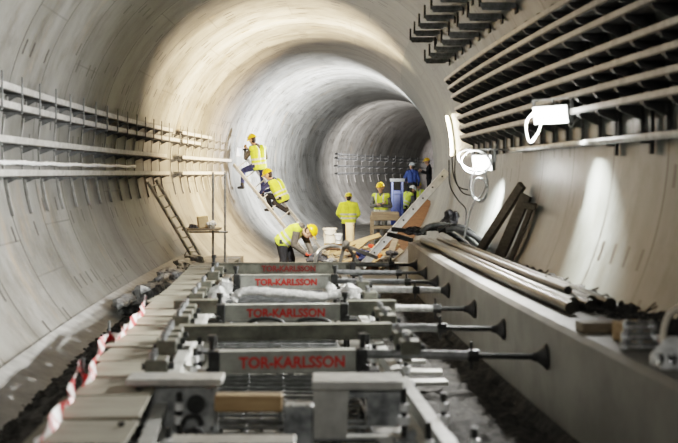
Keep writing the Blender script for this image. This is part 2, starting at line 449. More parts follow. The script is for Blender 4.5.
# two rows of bare arms on the right of the vault
for (c, tip, y1, n, word) in ((1.69, 2.06, 15.0, 8, 'lower'), (2.0, 1.84, 14.95, 6, 'upper')):
    w = wall_u(CAMH+c)
    root = thing('cable_bracket', '', 'bracket', (0, 0, 0), local=True)
    MB().box((0, 0, .02), (.02, .10, .20)).build('base_plate', M['dark'], root)
    mb = MB(); L = w-tip
    mb.box((-L/2, 0, 0), (L, .075, .055)); mb.box((-L/2-.02, 0, -.035), (L*.8, .03, .03)); mb.build('arm', M['dull'], root)
    mb = MB(); mb.box((-L, 0, .07), (.025, .05, .17)); mb.build('upstand', M['dark'], root)
    proto = root; first = True
    for i in range(n):
        y = y1 - i*.7
        put(proto, y, w-.005, CAMH+c, f'{ORD[i]} bracket from the far end of the {word} row under the vault', f'{word} row of bare vault brackets')
# pipe below the racks
o = MB().tube([W(4.5+i*.3, 2.70, CAMH+.265) for i in range(25)], .030, 8).build('conduit_pipe', M['galv'], None, True)
tag(o, 'grey conduit pipe along the right wall below the cable trays', 'pipe')
for i, y in enumerate((6.6, 7.35, 8.1)):
    mb = MB()
    for a, b in ((.46, .3), (.3, .14)): mb.bar(W(y, wall_u(CAMH+a)-.03, CAMH+a), W(y, wall_u(CAMH+b)-.03, CAMH+b), .05, .03, Vector((1, 0, 0)))
    mb.box(W(y, 2.73, CAMH+.225), (.09, .03, .014)); mb.box(W(y, 2.70, CAMH+.300), (.08, .03, .010))
    tag(mb.build('pipe_hanger', M['dark']), f'{ORD[2-i]} dark pipe hanger from the glowing lamp on the right wall conduit', 'pipe hanger', 'conduit hangers')

# ------------------------------------------------------------------ lamps
def light(name, loc, aim, size, power, col, parent=None, kind='RECTANGLE', spread=180):
    l = bpy.data.lights.new(name, 'AREA'); l.shape = kind; l.size = size[0]; l.size_y = size[1]
    l.energy = power; l.color = col; l.spread = math.radians(spread)
    o = bpy.data.objects.new(name, l); COL.objects.link(o)
    d = (Vector(aim)-Vector(loc)).normalized()
    o.rotation_euler = d.to_track_quat('-Z', 'Y').to_euler()
    o.location = Vector(loc)
    if parent is not None:
        o.parent = parent; o.location = Vector(loc)-Vector(parent['_org'])
    return o
def floodlight(name, loc, aim, w, h, power, col, label, lens, hang, wall):
    loc = Vector(loc); d = (Vector(aim)-loc).normalized()
    x, dd, z = frame_from(d); Rm = Matrix((x, dd, z)).transposed()
    r = thing(name, label, 'floodlight', loc)
    mb = MB(); mb.box(loc - d*.05, (w, .08, h), Rm); 
    for k in range(7): mb.box(loc - d*.10 + x*(w*(k-3)/7.5), (.012, .05, h*.85), Rm)
    mb.build('housing', M['galv'], r)
    MB().box(loc + d*.002, (w*.93, .02, h*.88), Rm).build('lamp_glass', M[lens], r)
    mb = MB(); a, b = loc - x*(w/2+.02) - d*.05, loc + x*(w/2+.02) - d*.05
    mb.bar(a, a+z*(h*.8), .03, .008); mb.bar(b, b+z*(h*.8), .03, .008); mb.bar(a+z*h*.8, b+z*h*.8, .03, .012)
    mb.tube([loc - d*.05 + z*h*.8, hang], .012, 6); mb.build('yoke', M['galv'], r)
    light('lamp_light', loc + d*.03, loc + d + Vector((-.55, .22, -.12)), (w*.9, h*.85), power, col, r, spread=132)
    light('streak_fill', loc + d*.03, wall, (.1, .1), power*.19, col, r, spread=58)  # added narrow beam that lays a bright streak on the wall
    return r
p1 = at(550, 115, 8.9)
l1 = floodlight('floodlight', p1, p1 + Vector((-.74, -.62, -.16)), .38, .17, 400, (1, .985, .95), 'bright white floodlight hanging from the lowest right-wall tray', 'lens', W(9.05, 2.58, CAMH+.56), W(8.45, 2.74, 1.2))

MB().tube(spline([at(533, 113, 8.9), at(526, 122, 8.9), at(527, 137, 8.9), at(531, 142, 8.92), at(537, 134, 8.95), at(541, 124, 8.95)]), .011, 6).build('lamp_cable', M['white'], l1, True)
MB().tube(spline([at(566, 118, 8.9), at(571, 127, 8.9), at(577, 119, 8.95), at(590, 117, 9.0)]), .008, 6).build('lamp_cable', M['white'], l1, True)
p2 = at(482, 163, 11.5)
l2 = floodlight('floodlight', p2, p2 + Vector((-.60, -.76, -.12)), .25, .19, 330, (1, .99, .97), 'glaring floodlight with coiled cable at the near end of the conduit', 'lens', W(11.6, 2.68, CAMH+.27), W(12.6, 2.75, 1.15))
light('streak_fill', W(12.15, 2.42, CAMH+.05), W(12.75, 2.75, 1.1), (.1, .1), 60, (1, .99, .97), l2, spread=62)  # extra unseen light added for the streak behind the second lamp
# coil hanging round the second lamp
def loop(cx, cy, rx, ry, y, tilt=0, n=26):
    return [at(cx + rx*math.cos(a)*math.cos(tilt) - ry*math.sin(a)*math.sin(tilt), cy + rx*math.cos(a)*math.sin(tilt) + ry*math.sin(a)*math.cos(tilt), y + .03*math.sin(a)) for a in [2*math.pi*k/n for k in range(n+1)]]
r = thing('cable_coil', 'white cable coiled in loops hanging below the glaring second lamp', 'cable coil', at(478, 170, 11.35))
mb = MB()
for q in ((476, 162, 15, 12, 11.36, .1), (474, 160, 17, 10, 11.40, .3), (479, 186, 9, 15, 11.3, 0), (478, 182, 8, 17, 11.33, .15), (480, 190, 7, 12, 11.36, -.1)):
    mb.tube(loop(*q), .009, 6)
build_each(mb, 'cable_loop', M['galv'], r, True)
MB().tube(spline([at(475, 200, 11.3), at(470, 212, 11.3), at(467, 225, 11.3), at(464, 238, 11.35)]), .012, 6).build('cable_tail', M['white'], r, True)
r = thing('dark_cable', 'thin black cables drooping down the right wall beside the coil', 'cable', at(458, 180, 14.2))
for q in ([(452, 152), (453, 172), (458, 186), (468, 190)], [(456, 150), (455, 176), (462, 192), (474, 196)], [(449, 160), (450, 185), (458, 200), (466, 210), (465, 228)]):
    MB().tube(spline([at(a, b, 13.6) for a, b in q]), .009, 6).build('strand', M['rubber'], r, True)

# ------------------------------------------------------------------ track under construction
RAILP = [(-.062, 0), (.062, 0), (.062, .012), (.010, .028), (.010, .118), (.036, .126), (.036, .158), (-.036, .158), (-.036, .126), (-.010, .118), (-.010, .028), (-.062, .012)]
for u, side in ((-.665, 'left'), (.79, 'right')):
    o = MB().sweep(RAILP, 3.4, 13.0, u, .235, .3).build('track_rail', M['pale'])
    tag(o, f'{side} steel running rail of the unfinished track', 'rail', 'running rails')
def local_T(y, u, h):
    return Matrix.Translation(W(y, u, h)) @ Matrix.Rotation(head(y), 4, 'Z')
def text_obj(s, width, height, mat, Tm, parent, name='lettering'):
    cu = bpy.data.curves.new('t', 'FONT'); cu.body = s; cu.align_x = 'CENTER'; cu.align_y = 'CENTER'; cu.extrude = .002; cu.offset = .034; cu.resolution_u = 3
    o = bpy.data.objects.new('t', cu); COL.objects.link(o)
    dg = bpy.context.evaluated_depsgraph_get(); me = bpy.data.meshes.new_from_object(o.evaluated_get(dg))
    bpy.data.objects.remove(o); bpy.data.curves.remove(cu)
    a = np.array([tuple(v.co) for v in me.vertices]); w = np.ptp(a[:, 0]); h = np.ptp(a[:, 1]); cx = (a[:, 0].max()+a[:, 0].min())/2; cy = (a[:, 1].max()+a[:, 1].min())/2
    org = Vector(parent['_org'])
    for v in me.vertices:
        v.co = Tm @ Vector(((v.co.x-cx)*width/w, -v.co.z, (v.co.y-cy)*height/h)) - org
    me.materials.clear(); me.materials.append(mat)
    t = bpy.data.objects.new(name, me); COL.objects.link(t); t.parent = parent; t['_org'] = parent['_org']; return t
def gauge_frame(y, u0, u1, h, ht, mat, label, text_u=.095, text=True, tmat='red', handle=False):
    r = thing('gauge_frame', label, 'track frame', W(y, .06, h-ht/2), 'lettered cross frames')
    T = local_T(y, 0, h)
    L = lambda x, yy, z: T @ Vector((x, yy, z))
    R3 = Matrix.Rotation(head(y), 3, 'Z')
    mb = MB(); c = (u0+u1)/2
    mb.box(L(c, 0, 0), (u1-u0, .05, ht), R3); mb.box(L(c, .01, ht/2+.006), (u1-u0, .085, .014), R3); mb.box(L(c, .01, -ht/2-.004), (u1-u0, .085, .012), R3)
    mb.build('beam', M[mat], r)
    if text: text_obj('TOR-KARLSSON', .665, .074, M[tmat], T @ Matrix.Translation((text_u, -.029, .0)), r)
    for u in (u0, u1):
        s = -1 if u == u0 else 1
        mb = MB(); mb.box(L(u+s*.035, 0, -.01), (.07, .12, ht+.06), R3); mb.box(L(u+s*.085, 0, -.075), (.12, .16, .05), R3)
        mb.tube([L(u+s*.06, -.07, -.03), L(u+s*.06, -.10, -.03)], .02, 8); mb.build('end_clamp', M['dark'], r)
        mb = MB(); x = u+s*.045
        mb.tube([L(x, .02, -h), L(x, .02, -h+.02)], .07, 12); mb.tube([L(x, .02, -h+.02), L(x, .02, ht/2+.09)], .018, 8)
        mb.tube([L(x, .02, ht/2+.07), L(x, .02, ht/2+.11)], .03, 6); mb.build('spindle', M['dark'], r)
    if handle:
        MB().tube([L(u0+.12, 0, ht/2), L(u0+.12, 0, ht/2+.075), L(u0+.27, 0, ht/2+.075), L(u0+.27, 0, ht/2)], .007, 6).build('handle', M['galv'], r)
    return r
gauge_frame(6.31, -.36, .50, .49, .118, 'board', 'nearest cross frame with large red lettering on its grey beam')
gauge_frame(8.53, -.42, .56, .49, .118, 'board', 'second nearest red-lettered cross frame, in front of the white wrapped pipe')
gauge_frame(10.79, -.40, .58, .505, .13, 'board', 'third red-lettered pale cross frame, just behind the white wrapped pipe')
gauge_frame(12.39, -.78, .86, .50, .115, 'olive', 'farthest dark cross frame with dull red lettering and a wire handle', tmat='reddull', handle=True, text_u=.10)
# long dark beam across both rails
r = thing('cross_beam', 'long dark olive beam lying across both rails', 'beam', W(7.48, .083, .42))
T = local_T(7.48, 0, .492); R3 = Matrix.Rotation(head(7.48), 3, 'Z')
MB().box(T @ Vector((.083, 0, 0)), (1.59, .07, .10), R3).build('beam_web', M['olive'], r)
mb = MB()
for z in (-.05, .05): mb.box(T @ Vector((.083, .01, z)), (1.59, .12, .014), R3)
build_each(mb, 'beam_flange', M['olive'], r)
r = thing('cross_beam', 'short dark beam end over the left rail beside the second frame', 'beam', W(8.9, -.68, .42))
T = local_T(8.9, 0, .492); R3 = Matrix.Rotation(head(8.9), 3, 'Z')
MB().box(T @ Vector((-.68, 0, 0)), (.42, .07, .115), R3).build('beam_web', M['olive'], r)
mb = MB(); mb.box(T @ Vector((-.68, .01, .058)), (.42, .12, .014), R3); mb.build('beam_flange', M['olive'], r)
r = thing('cross_beam', 'short dark beam end over the right rail beside the second frame', 'beam', W(8.75, .84, .42))
T = local_T(8.75, 0, .492); R3 = Matrix.Rotation(head(8.75), 3, 'Z')
MB().box(T @ Vector((.84, 0, 0)), (.44, .07, .125), R3).build('beam_web', M['olive'], r)
mb = MB(); mb.box(T @ Vector((.84, .01, .06)), (.44, .12, .014), R3); mb.build('beam_flange', M['olive'], r)

# screw jacks braced against the bench
JY = [6.47, 7.63, 8.75, 10.15, 10.9, 11.9, 12.95]
for i, y in enumerate(JY):
    h = .49; r = thing('screw_jack', f'{ORD[i]} screw jack from the camera braced against the right bench' + (', wrapped in white plastic' if i in (2, 3) else ''), 'screw jack', W(y, 1.2, h-.06), 'screw jacks')
    us = .66 if i else .57
    um = 1.28 if i < 2 else 1.42
    skew = -.10
    P = lambda u, dh=0: W(y + skew*(u-1.745), u, h + dh)
    MB().tube([P(us), P(um)], .030 if i not in (3,) else .036, 10).build('jack_tube', M['plastic' if i in (2, 3) else 'dull'], r, True)
    if i == 3:
        MB().tube([P(um-.02), P(1.52), P(1.67)], [.036, .033, .03], 10).build('plastic_sleeve', M['plastic'], r, True)
    n = 22; ps = []; rs = []
    for k in range(n*2):
        ps.append(P(um + (1.69-um)*k/(n*2-1))); rs.append(.017 if k % 2 else .022)
    MB().tube(ps, rs, 8).build('threaded_rod', M['dark'], r)
    mb = MB(); mb.tube([P(um-.03), P(um+.04)], .042, 6); mb.tube([P(um-.01, -.09), P(um-.01, .09)], .010, 6); mb.build('jack_nut', M['dark'], r)
    mb = MB(); mb.tube([P(1.655), P(1.69), P(1.72), P(1.735), P(1.748)], [.025, .034, .058, .078, .082], 14); mb.build('end_pad', M['rubber'], r, True)

# pipe wrapped in crumpled white plastic lying on the frames
r = thing('wrapped_pipe', 'pipe wrapped in crumpled white plastic, lying across the track', 'pipe', at(290, 296, 9.62))
q = [(233, 300), (240, 293), (252, 291), (275, 293), (300, 295), (322, 297), (338, 294), (350, 293), (360, 300), (366, 313)]
pts = spline([at(a, b, 9.62) for a, b in q], 6)
MB().tube(pts, [.040+.004*math.sin(k*1.7)+.006*R8.random() for k in range(len(pts))], 14).build('pipe_wrap', M['plastic'], r, True)
MB().blob(at(217, 297, 9.62), (.13, .07, .10), 3, .3).blob(at(226, 287, 9.7), (.07, .05, .08), 5, .35).build('plastic_bundle', M['plastic'], r, True)
MB().blob(at(352, 291, 9.6), (.09, .06, .075), 9, .3).blob(at(331, 289, 9.66), (.05, .05, .06), 19, .3).build('plastic_bundle', M['plastic'], r, True)
# curved grey hoops between the frames
for i, (cx, lab) in enumerate(((265, 'left'), (312, 'right'))):
    q = [(cx-22, 336), (cx-16, 323), (cx-6, 319), (cx+8, 319), (cx+18, 323), (cx+24, 336)]
    tag(MB().tube(spline([at(a, b, 8.25) for a, b in q]), .016, 8).build('bent_bar', M['dark'], None, True), f'{lab} arched dark bar standing just behind the long cross beam', 'bent bar', 'arched bars')

# rail supports: base, spindle, chair and bolts
SUP = [4.75, 5.5, 6.9, 7.35, 9.35, 10.3, 11.5]
root = thing('rail_support', '', 'rail support', (0, 0, 0), local=True)
mb = MB(); mb.box((0, 0, .012), (.2, .2, .024)); mb.build('foot_plate', M['dull'], root)
mb = MB(); mb.tube([(-.11, 0, .02), (-.11, 0, .50)], .016, 8); mb.tube([(.11, 0, .02), (.11, 0, .47)], .016, 8); mb.build('spindle', M['dark'], root)
mb = MB(); mb.box((0, 0, .215), (.34, .18, .036)); mb.box((.075, 0, .255), (.05, .12, .045)); mb.box((-.075, 0, .255), (.05, .12, .045)); mb.build('rail_chair', M['plate'], root)
mb = MB()
for x in (-.11, .11): mb.tube([(x, 0, .30), (x, 0, .345)], .034, 6); mb.tube([(x, -.03, .38), (x, -.03, .42)], .026, 6)
build_each(mb, 'nut', M['white'], root)
proto = root; first = True
for u, side in ((-.665, 'left'), (.79, 'right')):
    for i, y in enumerate(SUP):
        put(proto, y, u, 0.0, f'{ORD[i]} support chair from the camera under the {side} rail', f'{side} rail supports')

# bolted brackets crowding the rail, rising above the planks
root = thing('anchor_bracket', '', 'bracket', (0, 0, 0), local=True)
mb = MB(); mb.box((0, 0, .535), (.13, .16, .09)); mb.box((-.02, 0, .47), (.06, .10, .06)); mb.build('body', M['olive'], root)
mb = MB()
for yy in (-.055, .055): mb.tube([(-.02, yy, .58), (-.02, yy, .625)], .018, 6)
build_each(mb, 'bolt', M['dull'], root)
MB().tube([(-.09, 0, .53), (.10, 0, .53)], .022, 8).build('pin', M['dark'], root)
proto = root; first = True
for u, side, ys in ((-.72, 'left', (5.95, 6.62, 6.85, 7.1, 7.75, 8.05, 8.35, 9.2, 9.6, 10.2, 11.2, 11.8)), (.88, 'right', (6.6, 6.95, 7.8, 8.15, 9.3, 10.2))):
    for i, y in enumerate(ys):
        put(proto, y, u, 0.0, f'{ORD[i]} stubby olive bracket from the camera along the {side} rail', f'stubby {side} rail brackets')
# reinforcing mesh mats on the invert between the rails
for i, (y0, y1, h, lab) in enumerate(((4.3, 5.9, .10, 'nearest'), (6.05, 7.6, .12, 'second nearest'), (7.75, 9.4, .12, 'third nearest'), (9.6, 12.2, .12, 'farthest'))):
    mb = MB()
    for k in range(9): 
        u = -.46 + k*.12; mb.tube([W(y0, u, h), W((y0+y1)/2, u, h), W(y1, u, h)], .010, 5)
        if k % 2 == 0: mb.tube([W(y0, u+.03, h+.11), W(y1, u+.03, h+.11)], .010, 5)
    y = y0+.05
    while y < y1:
        mb.tube([W(y, -.50, h+.018), W(y, .54, h+.018)], .010, 5); mb.tube([W(y+.05, -.48, h+.128), W(y+.05, .52, h+.128)], .010, 5); y += .13
    for u in (-.46, .02, .50):
        for y in (y0+.1, y1-.1): mb.tube([W(y, u, 0), W(y, u, h+.11)], .010, 5)
    tag(mb.build('reinforcing_mesh', M['dull']), f'{lab} steel reinforcing mesh mat between the rails', 'reinforcing mesh', 'reinforcing mats')

# foreground plates
def prism_plate(pts2, y, t, mat, name, parent):
    n = len(pts2); vs = [at(a, b, y) for a, b in pts2]; vs += [v + Vector((0, t, 0)) for v in vs]
    fs = [tuple(range(n)), tuple(reversed(range(n, 2*n)))] + [(i, (i+1) % n, (i+1) % n+n, i+n) for i in range(n)]
    return MB().add(vs, fs).build(name, mat, parent)
r = thing('steel_support_box', 'blotchy steel plate box with pale top bar over the left rail', 'steel box', at(174, 436, 5.6))
MB().box(at(176, 379, 5.62), (.53, .20, .035)).build('top_bar', M['pale'], r)
prism_plate([(133, 383), (218, 383), (218, 436), (135, 428)], 5.60, .016, M['plate'], 'front_plate', r)
mb = MB(); c = at(196, 404, 5.598); mb.tube([c, c+Vector((0, -.012, 0))], .052, 18); mb.build('round_cap', M['dark'], r)
mb = MB()
for px, py in ((140, 390), (212, 390), (212, 428)): c = at(px, py, 5.6); mb.tube([c, c+Vector((0, -.02, 0))], .012, 6)
build_each(mb, 'bolt', M['dull'], r)
for cx, cy in ((189, 428), (186, 442)):
    pass
r = thing('steel_support_box', 'pale steel box with dark openings in its front near the right rail', 'steel box', at(356, 443, 5.5))
MB().box(at(357, 381, 5.60), (.50, .26, .045)).build('top_bar', M['pale'], r)
prism_plate([(313, 389), (349, 389), (346, 450), (314, 450)], 5.50, .02, M['pale'], 'front_plate', r)
prism_plate([(349, 389), (401, 389), (401, 426), (367, 426), (367, 398), (349, 398)], 5.54, .02, M['plate'], 'front_plate', r)
prism_plate([(346, 437), (401, 437), (401, 448), (346, 448)], 5.48, .06, M['pale'], 'bottom_ledge', r)
r = thing('steel_block', 'small grey steel block with two bolts between the boxes', 'steel block', at(299, 445, 5.3))
MB().box(at(299, 424, 5.3), (.155, .12, .22)).build('body', M['plate'], r)
mb = MB()
for px in (291, 308): c = at(px, 405, 5.24); mb.tube([c, c+Vector((0, -.03, 0))], .013, 6)
build_each(mb, 'bolt', M['pale'], r)
tag(MB().box(at(249, 402, 5.35), (.36, .10, .085)).build('timber_block', M['timber']), 'yellowish timber block wedged between the two steel boxes', 'timber')
tag(MB().box(at(232, 444, 4.75), (.60, .16, .05)).build('concrete_slab', M['pale']), 'pale flat slab at the bottom edge between the rails', 'slab')
for i, (px, py, y) in enumerate(((188, 420, 5.2), (190, 434, 5.0))):
    c = at(px, py, y)
    tag(MB().tube(spline([c+Vector((-.03, 0, -.02)), c+Vector((.0, -.02, .02)), c+Vector((.05, 0, .015)), c+Vector((.07, 0, -.03))]), .015, 8).build('rail_clip', M['rubber'], None, True),
        f'{("upper", "lower")[i]} curled dark rail clip beside the near left rail', 'rail clip', 'rail clips')

# plank walkway on the left of the track
r = thing('walkway_trestle', 'low timber trestle carrying the plank walkway', 'trestle', W(9, -.95, 0))
for u in (-1.07, -.86): MB().sweep([(-.03, .40), (.03, .40), (.03, .458), (-.03, .458)], 4.3, 13.6, u, 0, .4).build('bearer', M['oldtimber'], r)
for k in range(8):
    y = 4.6 + k*1.25; mb = MB()
    for u in (-1.07, -.86): mb.tube([W(y, u, 0), W(y, u, .41)], .03, 6)
    mb.bar(W(y, -1.07, .2), W(y, -.86, .2), .04, .04); mb.build('leg', M['oldtimber'], r)
y = 4.42; i = 0
while y < 13.3:
    d = .42 + .06*R8.random(); yc = y + d/2; w = .46 + R8.uniform(-.03, .04); tilt = R8.uniform(-.05, .05)
    if 5.35 < y < 5.8: w = .42
    c = W(yc, -.92 + R8.uniform(-.03, .02), .475 + .004*(i % 2))
    Rm = Euler((R8.uniform(-.012, .012), R8.uniform(-.012, .012), head(yc)*.3 + tilt)).to_matrix()
    mb = MB().box(c, (w, d, .018), Rm, .003)
    tag(mb.build('walkway_board', M['ply']), f'{ORD[i]} dusty plank from the camera on the left walkway', 'plank', 'planks of the left walkway')
    y += d + .045; i += 1

# ditch rubble (stuff)
mb = MB(); rr = random.Random(5)
nu, ny = 8, 140; vs = []
for a in range(ny+1):
    for b in range(nu+1):
        y = 4.0 + 9.4*a/ny; u = -1.80 + .64*b/nu; vs.append(W(y, u, .30*b/nu + .03*rr.random()*(b > 0)))
mb.add(vs, [(a*(nu+1)+b, a*(nu+1)+b+1, (a+1)*(nu+1)+b+1, (a+1)*(nu+1)+b) for a in range(ny) for b in range(nu)])
for k in range(900):
    y = 4.2 + 9.0*rr.random()**1.1; u = rr.uniform(-1.78, -1.16); s = rr.uniform(.012, .045)
    mb.blob(W(y, u, s*.4 + .30*(u+1.80)/.64), (s, s*rr.uniform(.6, 1.3), s*rr.uniform(.5, .9)), k, .35, 1)
o = mb.build('rubble', M['gravel']); o['kind'] = 'stuff'; o['label'] = 'dark rubble in the ditch beside the left wall'; o['category'] = 'rubble'
rr = random.Random(15); mb = MB()
nu, ny = 14, 150; vs = []
for a in range(ny+1):
    for b in range(nu+1):
        y = 4.0 + 10.2*a/ny; u = .96 + .78*b/nu
        z = -.004 + .10*(b/nu)**2*(.6+.4*math.sin(y*1.7)) + .055*rr.random() if 0 < b < nu else (-.004 if b == 0 else .12)
        vs.append(W(y, u, z))
mb.add(vs, [(a*(nu+1)+b, a*(nu+1)+b+1, (a+1)*(nu+1)+b+1, (a+1)*(nu+1)+b) for a in range(ny) for b in range(nu)])
o = mb.build('soil', M['gravel'], None, True); o['kind'] = 'stuff'; o['label'] = 'dark loose spoil along the foot of the right bench'; o['category'] = 'spoil'
for i, (y, u, w, rz) in enumerate(((7.55, 1.10, .40, .1), (7.95, 1.12, .42, -.06), (8.4, 1.08, .36, .12))):
    p = W(y, u, .10); c, sn = math.cos(rz), math.sin(rz); d = Vector((c, sn, 0))*w/2
    tag(MB().bar(p-d, p+d, .14, .03).build('scrap_board', M['pale']), f'{ORD[i]} pale scrap board from the camera lying between right rail and bench', 'board', 'scrap boards by the right rail')
# crumpled sheeting lying along the kerb
for i, (px, py, y, rx, lab) in enumerate(((118, 302, 11.6, .15, 'nearest'), (132, 293, 12.6, .17, 'second'), (147, 283, 13.8, .16, 'third'), (160, 275, 15.0, .17, 'fourth'), (172, 268, 16.4, .17, 'farthest'))):
    c = W(y, -1.70, .16)
    mb = MB(); mb.blob(c, (rx, .42, .10), i+30, .42, 3); mb.blob(c+Vector((.1, .2, .02)), (.1, .2, .10), i+50, .5, 3)
    tag(mb.build('plastic_sheet', M['greysack'], None, False), f'{lab} crumpled grey sheet along the left kerb behind the tape', 'plastic sheet', 'crumpled sheets')

# red and white barrier tape
def ribbon(q, hz, wd, name, label):
    P = spline([at(a, b, (CAMH-hz)/(b-173)*1000.0) for a, b in q], 7)
    vs = []; fs = []; uvs = []; L = 0
    for i, p in enumerate(P):
        if i: L += (p-P[i-1]).length
        tw = .7*math.sin(i*.55)
        up = Vector((math.sin(tw)*.8, 0, math.cos(tw))) * wd/2
        vs += [p-up, p+up]; uvs += [(L, 0), (L, 1)]
    for i in range(len(P)-1): fs.append((2*i, 2*i+2, 2*i+3, 2*i+1))
    org = sum(vs, Vector())/len(vs); org.z = min(v.z for v in vs)
    me = bpy.data.meshes.new(name); me.from_pydata([v-org for v in vs], [], fs); me.materials.append(M['tape'])
    lay = me.uv_layers.new(name='UVMap')
    for l in me.loops: lay.data[l.index].uv = uvs[l.vertex_index]
    o = bpy.data.objects.new(name, me); COL.objects.link(o); o.location = org
    return tag(o, label, 'barrier tape')
ribbon([(34, 448), (52, 423), (66, 404), (72, 391), (79, 366), (84, 381), (92, 372), (97, 356), (103, 342), (110, 336), (117, 338), (124, 330)], .52, .075, 'barrier_tape', 'red and white barrier tape along the near walkway edge')
ribbon([(124, 330), (132, 322), (138, 316), (143, 309), (144, 298)], .52, .075, 'barrier_tape', 'red and white barrier tape end further up the walkway edge')
for i, (px, py) in enumerate(((83, 392), (109, 348), (144, 318))):
    y = (CAMH-.4)/(py-173)*1000; c = at(px, py, y)
    tag(MB().tube([Vector((c.x, c.y, 0)), Vector((c.x, c.y, .60))], .010, 6).build('tape_stake', M['dull']), f'{("nearest", "middle", "farthest")[i]} thin stake holding the barrier tape', 'stake', 'tape stakes')

# ------------------------------------------------------------------ things on the right bench
TOP = .73
def bench_tube(u0, u1, y0, y1, r, h, mat, name, label, cat, group=None, bend=0):
    n = 22; pts = []
    for k in range(n+1):
        t = k/n; y = y1 + (y0-y1)*t; u = u1 + (u0-u1)*t + bend*max(0, t-.72)**2
        pts.append(W(y, u, h + .0*t))
    return tag(MB().tube(pts, r, 12).build(name, M[mat], None, True), label, cat, group)
specs = [(1.93 + .088*k, 1.98 + .083*k, .044, TOP+.046, w_) for k, w_ in enumerate(('front', 'second', 'middle', 'fourth', 'rear'))]
for i, (ua, ub, r_, h_, lab) in enumerate(specs):
    bench_tube(ua, ub, 13.4-.1*i, 6.7+(0, .22, .1, .35, .2)[i], r_, h_, 'pipe', 'steel_pipe', f'{lab} long bronze-grey steel pipe of the bundle on the right bench', 'pipe', 'pipes on the bench', -.8)
bench_tube(2.06, 2.11, 12.8, 7.2, .030, TOP+.108, 'pipe', 'steel_pipe', 'thin steel pipe lying on top of the pipe bundle on the right bench', 'pipe', None, -.6)
# flexible hoses sprawling at the far end of the bundle
for i, q in enumerate(([(470, 247), (455, 236), (440, 229), (424, 229), (416, 233)], [(478, 248), (462, 233), (446, 225), (430, 226), (421, 232)], [(484, 246), (468, 230), (452, 226), (438, 231)], [(490, 248), (474, 236), (458, 229), (446, 230)])):
    pts = spline([at(a, b, 12.6-.15*i) for a, b in q], 7)
    tag(MB().tube(pts, [.030+.006*(k % 2) for k in range(len(pts))], 9).build('flexible_hose', M['dull' if i % 2 else 'dark'], None, True),
        f'{ORD[i]} ribbed grey hose from the left, looped over the far end of the pipe bundle', 'hose', 'ribbed hoses')
for i, (a, b, c_, d_, lab) in enumerate(((392, 229, 426, 233, 'upper'), (388, 234, 412, 240, 'lower'))):
    tag(MB().bar(at(a, b, 13.9), at(c_, d_, 13.7), .07, .06).build('steel_channel', M['dark']), f'{lab} dark steel channel overhanging the far end of the bench', 'steel channel', 'channels at the bench end')
tag(MB().blob(at(449, 221, 13.5), (.10, .10, .09), 4, .45, 3).blob(at(456, 217, 13.5), (.05, .06, .09), 8, .4).build('dark_rag', M['sack']), 'crumpled dark rag on the bench beside the hoses', 'rag')
tag(MB().blob(at(412, 231, 13.2), (.12, .12, .05), 14, .4, 3).build('dark_rag', M['sack']), 'flat dark rag at the far left corner of the bench', 'rag')
# timbers leaning on the right wall
def plank(p, q, w, t, mat, name, label, cat, group=None, up=Vector((0, 0, 1))):
    return tag(MB().bar(p, q, w, t, up).build(name, M[mat]), label, cat, group)
plank(W(11.6, 2.30, TOP), W(11.0, 2.69, 1.55), .06, .10, 'darktimber', 'timber_beam', 'longest weathered beam leaning on the right wall, left of the others', 'timber', 'leaning timbers')
plank(W(11.0, 2.43, TOP), W(10.8, 2.69, 1.44), .06, .12, 'darktimber', 'timber_beam', 'middle weathered beam leaning on the right wall behind the small block', 'timber', 'leaning timbers')
plank(W(10.6, 2.47, TOP), W(10.5, 2.68, 1.34), .05, .05, 'darktimber', 'timber_beam', 'thin weathered batten leaning on the right wall, right of the two beams', 'timber', 'leaning timbers')
plank(at(523, 205, 10.45), at(536, 207, 10.4), .08, .07, 'darktimber', 'timber_block', 'small timber block stuck on the leaning upright beam', 'timber')
# rubble and sticks along the back of the bench (stuff)
rr = random.Random(9); mb = MB()
for k in range(700):
    y = 4.6 + 5.2*rr.random()**1.2; u = rr.uniform(2.2, 2.45); s = rr.uniform(.008, .032)
    mb.blob(W(y, u, TOP + s*.4 + max(0, u-2.35)*.3), (s, s*1.2, s*rr.uniform(.5, 1)), k, .4, 1)
for k in range(60):
    y = 4.8 + 4.6*rr.random(); u = rr.uniform(2.18, 2.42); p = W(y, u, TOP+.03); a = rr.uniform(0, 6.3); L = rr.uniform(.05, .16)
    mb.tube([p, p+Vector((math.cos(a)*L, math.sin(a)*L, rr.uniform(-.01, .08)))], .006, 5)
o = mb.build('rubble', M['gravel']); o['kind'] = 'stuff'; o['label'] = 'dark rubble and sticks along the back of the right bench'; o['category'] = 'rubble'
# near end of the bench
tag(MB().box(W(5.62, 1.99, TOP+.055), (.16, .22, .11), Euler((0, 0, .2))).build('timber_block', M['timber']), 'orange-brown timber block behind the shiny couplers on the bench', 'timber')
tag(MB().box(W(6.0, 1.93, TOP+.03), (.26, .12, .06), Euler((0, 0, .15))).build('timber_block', M['oldtimber']), 'low flat timber offcut on the bench left of the couplers', 'timber')
for i in range(3):
    c = at(640, 350-13*i, 5.3); c.z = TOP + .028 + .056*i
    r = thing('pipe_coupler', f'{("bottom", "middle", "top")[i]} shiny zinc coupler of the stack on the bench', 'coupler', c, 'shiny couplers')
    w = .105-.01*i
    mb = MB(); mb.tube([c+Vector((-w, 0, 0)), c+Vector((w, 0, 0))], .026, 14); mb.build('barrel', M['shiny'], r, True)
    mb = MB()
    for s in (-.75, 0, .75): mb.tube([c+Vector((w*s-.012, 0, 0)), c+Vector((w*s+.012, 0, 0))], .031, 14)
    build_each(mb, 'collar', M['shiny'], r, True)
    mb = MB()
    for s in (-.75, .75): mb.tube([c+Vector((w*s, -.03, 0)), c+Vector((w*s, -.05, 0))], .012, 6)
    build_each(mb, 'bolt', M['shiny'], r)
